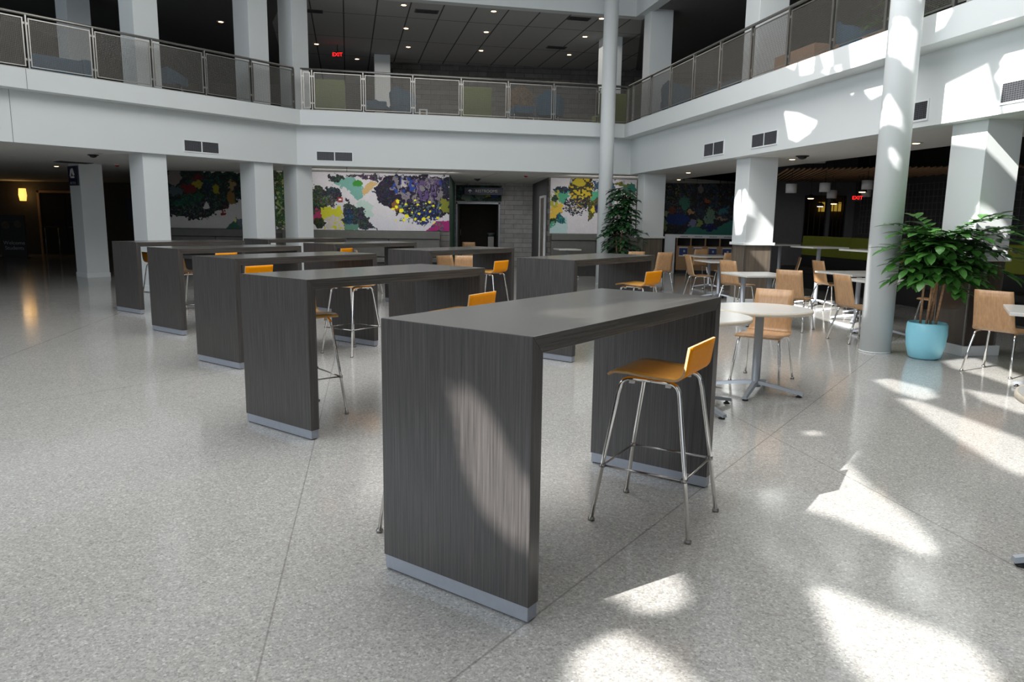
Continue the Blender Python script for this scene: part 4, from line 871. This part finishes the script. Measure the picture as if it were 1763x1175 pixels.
ST = [(0.73, 3.51, 149, 'orange bar stool in full view at the front of the nearest bar table'), (-1.57, 5.42, -50, 'orange bar stool tucked behind the end panel of the second left-row bar table'), (-1.75, 7.97, 237, 'orange bar stool seen under the second left-row bar table, its legs in the gap'),
      (-0.40, 5.72, 152, 'orange bar stool whose back rises above the nearest tabletop'), (-0.28, 3.30, -37, 'orange bar stool hidden behind the nearest bar table, only one foot showing'), (-3.10, 8.60, 150, 'orange bar stool behind the third left-row table, back just over the second tabletop'),
      (-5.44, 11.39, 53, 'orange bar stool under the farthest table of the left row'), (-4.14, 9.62, 12, 'orange bar stool under the fourth left-row table, seen from the side'), (-4.60, 11.5, 150, 'orange bar stool behind the fourth left-row table, only a thin strip of back showing'),
      (-3.3, 13.9, 160, 'tiny orange bar stool far off behind the right row'), (-0.33, 10.35, 152, 'orange bar stool at the right end of the middle table of the right row'), (1.47, 8.58, 143, 'orange bar stool at the right end table of the right row, near the wooden chairs')]
st0 = make_stool(ST[0][3], (ST[0][0], ST[0][1], 0), ST[0][2], SG)
for x, y, a, s in ST[1:]: dup(st0, (x, y, 0), R(a), s)

def make_chair(label, loc, face, group):
    t = thing('cafe_chair', label, 'chair', loc, R(face), group)
    seat_set(t, 0.445, 0.215, -0.20, 0.41, 0.845, 13, ['oak_seat', 'oak_seat', 'edge'], ['oak', 'oak', 'edge'], 0.075, (1.0, 0.86))
    leg_frames(t, 0.445, 0.215, -0.24, 0.225, 0.165, -0.15, 0.185, 0.0115)
    return t
CG = 'oak ply cafe chairs'
CH = [(2.36, 6.80, -125, 'oak ply chair nearest the camera, pushed up to the round tables'), (3.93, 10.22, 50, 'oak ply chair behind the nearest one, turned away, by the square twin-post table'), (5.55, 12.85, 10, 'oak ply chair with sun on its back, left of the thick pole and farther off'),
      (4.37, 9.24, 10, 'oak ply chair just left of the thick round pole, facing right'), (5.20, 14.1, 165, 'oak ply chair with a bright sunlit edge at the foot of the sunlit square column'), (3.12, 15.7, 105, 'oak ply chair just past the right end of the bar tables, back to the camera'),
      (3.68, 14.5, 5, 'oak ply chair in profile facing right, before the sorting station'), (4.50, 18.0, 95, 'oak ply chair closest to the sorting station, back to the camera'), (4.62, 15.9, 95, 'oak ply chair half hidden beside the oak-panelled square column'), (3.82, 12.50, 32, 'oak ply chair left of the square twin-post table, turned away'),
      (2.60, 15.95, 95, 'oak ply chair whose top shows in front of the tall dark plant'), (4.93, 7.32, 33, 'oak ply chair at the right edge, beside the dark mirrored panelling'), (-1.25, 21.0, 90, 'oak ply chair in the restroom recess, only the top of its back showing'), (-1.12, 13.6, 60, 'left one of two oak ply chairs behind the middle table of the right row'),
      (-0.86, 13.1, 95, 'right one of two oak ply chairs behind the middle table of the right row'), (-4.75, 15.5, 85, 'oak ply chair seen between the two farthest bar tables'), (6.05, 10.35, 190, 'oak ply chair behind the plant, one leg showing right of the thick pole'), (-2.85, 14.6, 20, 'oak ply chair edge-on beyond the right row, a thin brown sliver')]
ch0 = make_chair(CH[0][3], (CH[0][0], CH[0][1], 0), CH[0][2], CG)
for x, y, a, s in CH[1:]: dup(ch0, (x, y, 0), R(a), s)

# ---------------------------------------------------------------- cafe tables
def table_base(t, h, arms, reach, rot, rpost, posts=((0, 0),)):
    for px, py in posts: MB().lathe([(rpost + 0.012, 0.055), (rpost, 0.075), (rpost, h - 0.03)], (px, py, 0), 20).build('post', 'silver', t)
    for k in range(arms):
        a = R(rot) + 2 * PI * k / arms; c, s = math.cos(a), math.sin(a); n = 8
        mb = MB(); rows = []
        for i in range(n + 1):
            q = i / n; r = 0.02 + (reach - 0.02) * q; w = 0.030 - 0.010 * q; z1 = 0.105 - 0.065 * q ** 1.3 + 0.0; z0 = max(0.016, z1 - 0.028 + 0.004 * q)
            rows.append([(r * c - o * s, r * s + o * c, z) for o, z in ((-w, z0), (w, z0), (w * 0.7, z1), (-w * 0.7, z1))])
        for i in range(n):
            for j in range(4): mb.quad([rows[i][j], rows[i][(j + 1) % 4], rows[i + 1][(j + 1) % 4], rows[i + 1][j]])
        mb.quad(rows[0][::-1]); mb.quad(rows[-1])
        arm = mb.build('base_arm', 'silver', t)
        MB().lathe([(0.024, 0), (0.026, 0.006), (0.012, 0.014), (0.010, 0.03)], ((reach - 0.035) * c, (reach - 0.035) * s, 0), 14).build('glide', 'rubber', arm)
def round_table(label, x, y, rot, r=0.43, h=0.745):
    t = thing('round_table', label, 'table', (x, y, 0), 0, 'round white cafe tables')
    MB().lathe([(r - 0.012, h - 0.001), (r - 0.012, h + 0.0005)], seg=56).build('laminate_top', 'pill', t)
    MB().lathe([(r - 0.012, h - 0.030), (r - 0.002, h - 0.028), (r, h - 0.014), (r - 0.003, h - 0.002), (r - 0.012, h - 0.0015)], seg=56).build('wood_edge', 'pilledge', t)
    table_base(t, h, 4, 0.40, rot, 0.036); return t
def square_table(label, x, y, rot, w=0.76, h=0.745, posts=((0, 0),), arms=4, d=None, group='square cafe tables', edge='pill'):
    d = d or w
    t = thing('square_table', label, 'table', (x, y, 0), R(rot), group)
    MB().box(-w / 2, w / 2, -d / 2, d / 2, h - 0.030, h).build('tabletop', [edge], t, 0.006)
    table_base(t, h, arms, 0.36, 45, 0.036, posts); return t
round_table('round white table nearest the camera, cut off by the nearest bar table', 1.44, 5.72, -65)
round_table('round white table with a four-arm base in front of the nearest oak chair', 2.14, 6.30, -120)
round_table('round table at the right picture edge with only its rim and one foot showing', 2.60, 2.96, 172)
square_table('square table on twin posts behind the round tables', 3.56, 10.72, 11.5, 0.76, posts=((-0.21, 0), (0.24, 0.05)))
square_table('square table beyond the twin-post one, its corner before a turned chair', 4.02, 14.35, 11.5, 0.74)
square_table('square table farthest back before the sorting station', 4.42, 16.6, 11.5, 0.9)
square_table('square table in the sun between the square column and the thick pole', 5.30, 11.25, 11.5, 0.92)
square_table('square table hidden behind the thick round pole', 4.95, 9.75, 11.5, 0.76)
square_table('square table at the right picture edge beside a chair', 4.78, 6.36, 60, 0.80)
square_table('small square table against the wall right of the restroom recess', 1.42, 19.45, 11.5, 0.60)
square_table('small square table by the right end of the long centre mural', -2.2, 18.35, 11.5, 0.60)
square_table('tall table beside the sunlit square column, in front of the booth', 5.32, 14.75, 11.5, 0.55, 1.07, group='tall cafe tables')
square_table('tall table in front of the left end of the olive booth', 5.58, 13.5, 11.5, 0.72, 1.07, group='tall cafe tables')
square_table('tall table in front of the olive booth, left of the thick pole', 5.85, 12.05, 11.5, 0.72, 1.07, group='tall cafe tables')

# ---------------------------------------------------------------- plants
def leaf_pts(base, d, up, L, W):
    d = d.normalized(); side = d.cross(up); side = side.normalized() if side.length > 1e-3 else Vector((1, 0, 0)); nn = side.cross(d)
    rows = []
    for q, w in ((0, 0.10), (0.22, 0.72), (0.5, 1.0), (0.78, 0.72), (1.0, 0.04)):
        c = base + d * L * q - nn * (L * 0.22 * q * q); rows.append((c - side * W * w / 2 + nn * 0.1 * W * w, c, c + side * W * w / 2 + nn * 0.1 * W * w))
    return rows
def add_leaf(mb, *a):
    rows = leaf_pts(*a); n = len(mb.v)
    for r in rows: mb.v += [tuple(p) for p in r]
    for i in range(len(rows) - 1):
        for j in range(2):
            mb.f.append((n + i * 3 + j, n + i * 3 + j + 1, n + i * 3 + j + 4, n + i * 3 + j + 3)); mb.mi.append(0); mb.sm.append(True)
def compound(leaf, stem, p, d, L, pairs, ll, lw, ok):
    """a frond with paired leaflets"""
    d = d.normalized(); pts = [p + d * L * q - Vector((0, 0, 1)) * L * 0.28 * q * q for q in [i / 6 for i in range(7)]]
    if not all(ok(x) for x in pts): return
    stem.tube(pts, [0.004, 0.004, 0.0035, 0.003, 0.0025, 0.002, 0.0015], 5)
    for i in range(pairs):
        q = 0.25 + 0.75 * i / (pairs - 1); c = p + d * L * q - Vector((0, 0, 1)) * L * 0.28 * q * q
        s = d.cross(Vector((0, 0, 1))); s = s.normalized() if s.length > 1e-3 else Vector((1, 0, 0))
        for sg in (-1, 1):
            dd = (s * sg * 0.9 + d * (0.35 + 0.5 * q) + Vector((0, 0, random.uniform(-0.25, 0.15)))); l2 = ll * random.uniform(0.8, 1.15)
            if ok(c + dd.normalized() * l2): add_leaf(leaf, c, dd, Vector((0, 0, 1)), l2, lw * random.uniform(0.85, 1.15))
    dd = d + Vector((0, 0, -0.5))
    if ok(c + dd.normalized() * ll): add_leaf(leaf, c, dd, Vector((0, 0, 1)), ll, lw)
random.seed(21)
t = thing('potted_plant', 'big leafy green plant in a sky blue round pot by the thick pole', 'plant', (4.62, 8.10, 0))
MB().lathe([(0.135, 0), (0.165, 0.02), (0.195, 0.14), (0.208, 0.28), (0.203, 0.385), (0.195, 0.405), (0.182, 0.405), (0.180, 0.35)], seg=48).build('pot', 'potblue', t)
MB().lathe([(0.001, 0.345), (0.178, 0.35), (0.178, 0.352)], seg=32).build('soil', 'soil', t)
canes = [(-0.07, 0.02, -0.05, 0.02, 1.15), (-0.03, -0.03, 0.00, -0.02, 1.3), (0.03, 0.01, 0.10, 0.03, 1.2), (0.06, -0.04, 0.16, -0.04, 1.25), (0.01, 0.05, 0.03, -0.1, 1.1)]
g = MB()
for x0, y0, x1, y1, h in canes:
    g.tube([(x0, y0, 0.33), ((x0 + x1) / 2 + random.uniform(-.02, .02), (y0 + y1) / 2, (h + 0.33) / 2), (x1, y1, h)], [0.014, 0.012, 0.008], 8)
g.build('canes', 'trunk', t)
leaf, stem = MB(), MB()
cx, cy = 5.14 - 4.62, 8.26 - 8.10; ca, sa = math.cos(R(11.7)), math.sin(R(11.7))
def ok_big(p):
    x, y = p.x - cx, p.y - cy; u_ = x * ca + y * sa; v_ = -x * sa + y * ca
    if -0.04 < u_ < 0.52 and -0.04 < v_ < 0.56: return False
    if (p.x + 0.36) ** 2 + (p.y - 0.40) ** 2 < 0.20 ** 2: return False
    return p.z < 2.0
for k in range(120):       # low dense mass
    a = random.uniform(0, 2 * PI); x0, y0, x1, y1, h = random.choice(canes); q = random.uniform(0.35, 1.0); z = 0.66 + 0.74 * q
    el = random.uniform(-0.25, 0.5); compound(leaf, stem, Vector((x0 + (x1 - x0) * q, y0 + (y1 - y0) * q, z)), Vector((math.cos(a), math.sin(a), el)), random.uniform(0.28, 0.46), 4, 0.175, 0.088, ok_big)
for a, el, L, z in ((-20, .55, .62, 1.15), (-35, .35, .70, 1.1), (-8, .25, .66, 1.08), (-55, .5, .6, 1.15), (-80, .4, .5, 1.15), (-5, .8, .6, 1.2), (-28, .12, .68, 1.05), (160, .7, .5, 1.15), (195, .5, .52, 1.12), (215, .6, .5, 1.1), (180, .3, .5, 1.05), (-100, .6, .5, 1.1), (-45, .75, .55, 1.2), (240, .3, .5, 1.1), (-15, -.05, .6, 1.0), (110, 1.2, .5, 1.15), (-12, .42, .74, 1.12)):
    aa = R(a); compound(leaf, stem, Vector((0.05 * math.cos(aa) + 0.05, 0.05 * math.sin(aa), z + 0.16)), Vector((math.cos(aa), math.sin(aa), el)), L * 1.05, 6, 0.20, 0.095, ok_big)
leaf.build('foliage', 'leaf', t); stem.build('stalks', 'leaf', t)
random.seed(5)
t = thing('potted_tree', 'tall dark green indoor tree beside the far round pole', 'plant', (2.42, 16.75, 0))
MB().lathe([(0.15, 0), (0.20, 0.03), (0.24, 0.35), (0.23, 0.42), (0.21, 0.42), (0.20, 0.38)], seg=32).build('pot', 'potblue', t); MB().lathe([(0.001, 0.375), (0.2, 0.38), (0.2, 0.382)], seg=24).build('soil', 'soil', t)
g = MB()
for x, y in ((-0.05, 0), (0.05, 0.03), (0, -0.05)): g.tube([(x, y, 0.35), (x * 2, y * 2, 1.2), (x * 3 + 0.05, y * 2, 2.1)], [0.018, 0.014, 0.006], 8)
g.build('trunks', 'trunk', t); leaf, stem = MB(), MB()
def ok_far(p):
    x, y = p.x - (3.12 - 2.42), p.y - (18.0 - 16.75); u_ = x * ca + y * sa; v_ = -x * sa + y * ca
    if -0.05 < u_ < 0.6 and -0.05 < v_ < 0.5: return False
    return (p.x + 0.28) ** 2 + (p.y - 0.80) ** 2 > 0.2 ** 2
for k in range(170):
    a = random.uniform(0, 2 * PI); z = 0.6 + 1.62 * random.random() ** 1.15; rr = 0.40 if z < 1.3 else 0.34 - 0.10 * (z - 1.3); L = rr * random.uniform(0.7, 1.15)
    compound(leaf, stem, Vector((random.uniform(-.06, .10), random.uniform(-.06, .06), z)), Vector((math.cos(a), math.sin(a), random.uniform(-0.3, 0.35))), L, 4, 0.155, 0.085, ok_far)
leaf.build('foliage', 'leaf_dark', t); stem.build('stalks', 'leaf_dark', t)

# ---------------------------------------------------------------- upper floor lounge
def lounge_chair(label, x, y, rot, material='blue', w=0.72, tall=0.78):
    t = thing('lounge_chair', label, 'armchair', (x, y, FL2 - 0.002), R(rot), 'upholstered lounge chairs upstairs')
    n = 10; hw = w / 2
    MB().box(-hw + 0.06, hw - 0.06, -0.30, 0.30, 0.26, 0.44).build('seat', material, t, 0.03)
    g = MB(); rows = []
    for i in range(n + 1):
        a = R(-35 + 250 * i / n); h = tall - 0.18 * abs(math.cos(a)) - (0.1 if math.sin(a) < 0 else 0)
        c, s = math.cos(a), math.sin(a); ri, ro = hw - 0.06, hw + 0.02
        rows.append([(ri * c, ri * s * 0.95, 0.26), (ro * c, ro * s * 0.95, 0.26), ((ro + 0.04) * c, (ro + 0.04) * s, h), ((ri + 0.04) * c, (ri + 0.04) * s, h)])
    for i in range(n):
        for j in range(4): g.quad([rows[i][j], rows[i][(j + 1) % 4], rows[i + 1][(j + 1) % 4], rows[i + 1][j]], sm=True)
    g.quad(rows[0][::-1]); g.quad(rows[-1]); g.build('backrest', material, t)
    for sx in (-1, 1):
        for sy in (-1, 1): MB().tube([(sx * 0.22, sy * 0.22, 0.27), (sx * 0.27, sy * 0.27, 0)], 0.012, 8).build('leg', 'chrome', t)
    return t
def block_seat(label, x, y, rot, w=0.95, material='green'):
    t = thing('high_back_sofa', label, 'sofa', (x, y, FL2 - 0.002), R(rot), 'boxy green high-back seats upstairs')
    MB().box(-w / 2, w / 2, -0.06, 0.12, 0.08, 0.90).build('backrest', material, t, 0.03); MB().box(-w / 2, w / 2, 0.125, 0.7, 0.08, 0.42).build('seat', material, t, 0.03)
    MB().box(-w / 2 + 0.05, w / 2 - 0.05, -0.02, 0.65, 0, 0.08).build('base', 'black', t)
block_seat('boxy green high-back seat upstairs behind the left end of the centre railing', -4.38, 18.0, 12, 0.72)
block_seat('boxy green high-back seat upstairs behind the middle of the centre railing', -0.95, 18.7, 12, 0.74)
block_seat('boxy green high-back seat upstairs right of the far round pole', 2.5, 19.35, 12, 0.72)
lounge_chair('low blue lounge chair upstairs between the green seat and a taller blue chair', -3.35, 18.3, 190, tall=0.46, w=0.64)
lounge_chair('tall blue lounge chair upstairs over the small white floor sign', -2.78, 18.9, 160, tall=0.88, w=0.58)
lounge_chair('low blue lounge chair upstairs in front of the speckled brown chair', 0.15, 18.7, 15, tall=0.46, w=0.62)
lounge_chair('tall blue lounge chair upstairs near the far round pole', 0.86, 19.0, 170, tall=0.84, w=0.64)
lounge_chair('speckled brown round-backed chair upstairs', 0.1, 19.7, 185, 'brown_fab', 0.62, 1.08)
lounge_chair('blue lounge chair upstairs behind the left railing, beside a column', -6.95, 15.35, 200, tall=0.58, w=0.6)
lounge_chair('blue lounge chair upstairs at the far end of the right gallery', 3.75, 17.5, 130, tall=0.85)
lounge_chair('bright blue lounge chair upstairs in the sun on the right gallery', 5.55, 12.4, 60, tall=0.95)
lounge_chair('lime green lounge chair upstairs on the right gallery', 6.1, 11.5, 120, 'lime', 0.6, 0.75)
t = thing('lounge_sofa', 'low blue sofa upstairs behind the left railing', 'sofa', (-8.35, 14.1, FL2 - 0.002), R(52), None)
MB().box(-0.48, 0.36, -0.05, 0.12, 0.1, 0.52).build('backrest', 'blue', t, 0.03); MB().box(-0.48, 0.36, 0.125, 0.7, 0.1, 0.26).build('seat', 'blue', t, 0.03); MB().box(0.365, 0.52, -0.05, 0.7, 0.1, 0.56).build('arm', 'blue', t, 0.03); MB().box(-0.45, 0.48, 0.0, 0.65, 0, 0.1).build('base', 'black', t)
t = thing('low_sofa', 'low blue sofa upstairs beside the lounge chair on the right gallery', 'sofa', (4.35, 16.3, FL2 - 0.002), R(-78), None)
MB().box(-0.7, 0.7, -0.05, 0.12, 0.1, 0.62).build('backrest', 'blue', t, 0.03); MB().box(-0.7, 0.7, 0.125, 0.7, 0.1, 0.4).build('seat', 'blue', t, 0.03); MB().box(-0.65, 0.65, 0.0, 0.65, 0, 0.1).build('base', 'black', t)
t = thing('floor_sign', 'small white framed notice standing on the upper floor by the railing', 'sign', (-2.12, 17.55, FL2 - 0.002), R(12)); MB().box(-0.10, 0.10, 0, 0.02, 0.0, 0.20).build('frame', 'trimwhite', t); MB().box(-0.06, 0.06, -0.004, 0, 0.03, 0.17).build('print', 'brown_fab', t)
def planter(label, x, y, rot, w, nleaf, seed):
    random.seed(seed)
    t = thing('planter_box', label, 'planter', (x, y, FL2 - 0.002), R(rot), 'wooden planters upstairs')
    MB().box(-w / 2, w / 2, -0.22, 0.22, 0, 0.42).build('box', 'terracotta', t, 0.01); MB().box(-w / 2 + 0.03, w / 2 - 0.03, -0.19, 0.19, 0.42, 0.425).build('soil', 'soil', t)
    if nleaf:
        leaf, stem = MB(), MB()
        for k in range(nleaf):
            a = random.uniform(0, 2 * PI); compound(leaf, stem, Vector((random.uniform(-w / 3, w / 3), 0, random.uniform(0.5, 1.35))), Vector((math.cos(a), math.sin(a), random.uniform(-0.2, 0.5))), random.uniform(0.25, 0.45), 4, 0.16, 0.07, lambda p: True)
        for k in range(3): stem.tube([(w * (k - 1) / 4, 0, 0.42), (w * (k - 1) / 5, 0, 1.3)], 0.012, 6)
        leaf.build('foliage', 'leaf', t); stem.build('stems', 'trunk', t)
planter('tan wooden planter box upstairs beside the sunlit upper column', 4.62, 12.3, -78, 1.1, 0, 1)
planter('tan wooden planter upstairs with a leafy plant behind the right railing', 5.35, 10.9, -78, 0.9, 34, 2)
planter('tan wooden planter upstairs with a leafy plant, cut off by the thick pole', 5.9, 9.2, -78, 1.1, 34, 3)

# joints between the panels of the left balcony face
for k, (dd, s, z0, z1) in enumerate(((0.0, 0.19, SOF, FASB), (0.3, 0.36, FASB, FL2))):
    t_ = unit(L0, L1); n_ = np.array([t_[1], -t_[0]]); P_ = L0 + t_ * s + n_ * (dd + 0.001)
    o = MB().box(-0.003, 0.003, -0.0015, 0, z0, z1).build('trim_%d' % (k + 2), 'greywall', None, 0, (P_[0], P_[1], 0), R(math.degrees(math.atan2(t_[1], t_[0])))); tag(o, kind='structure')
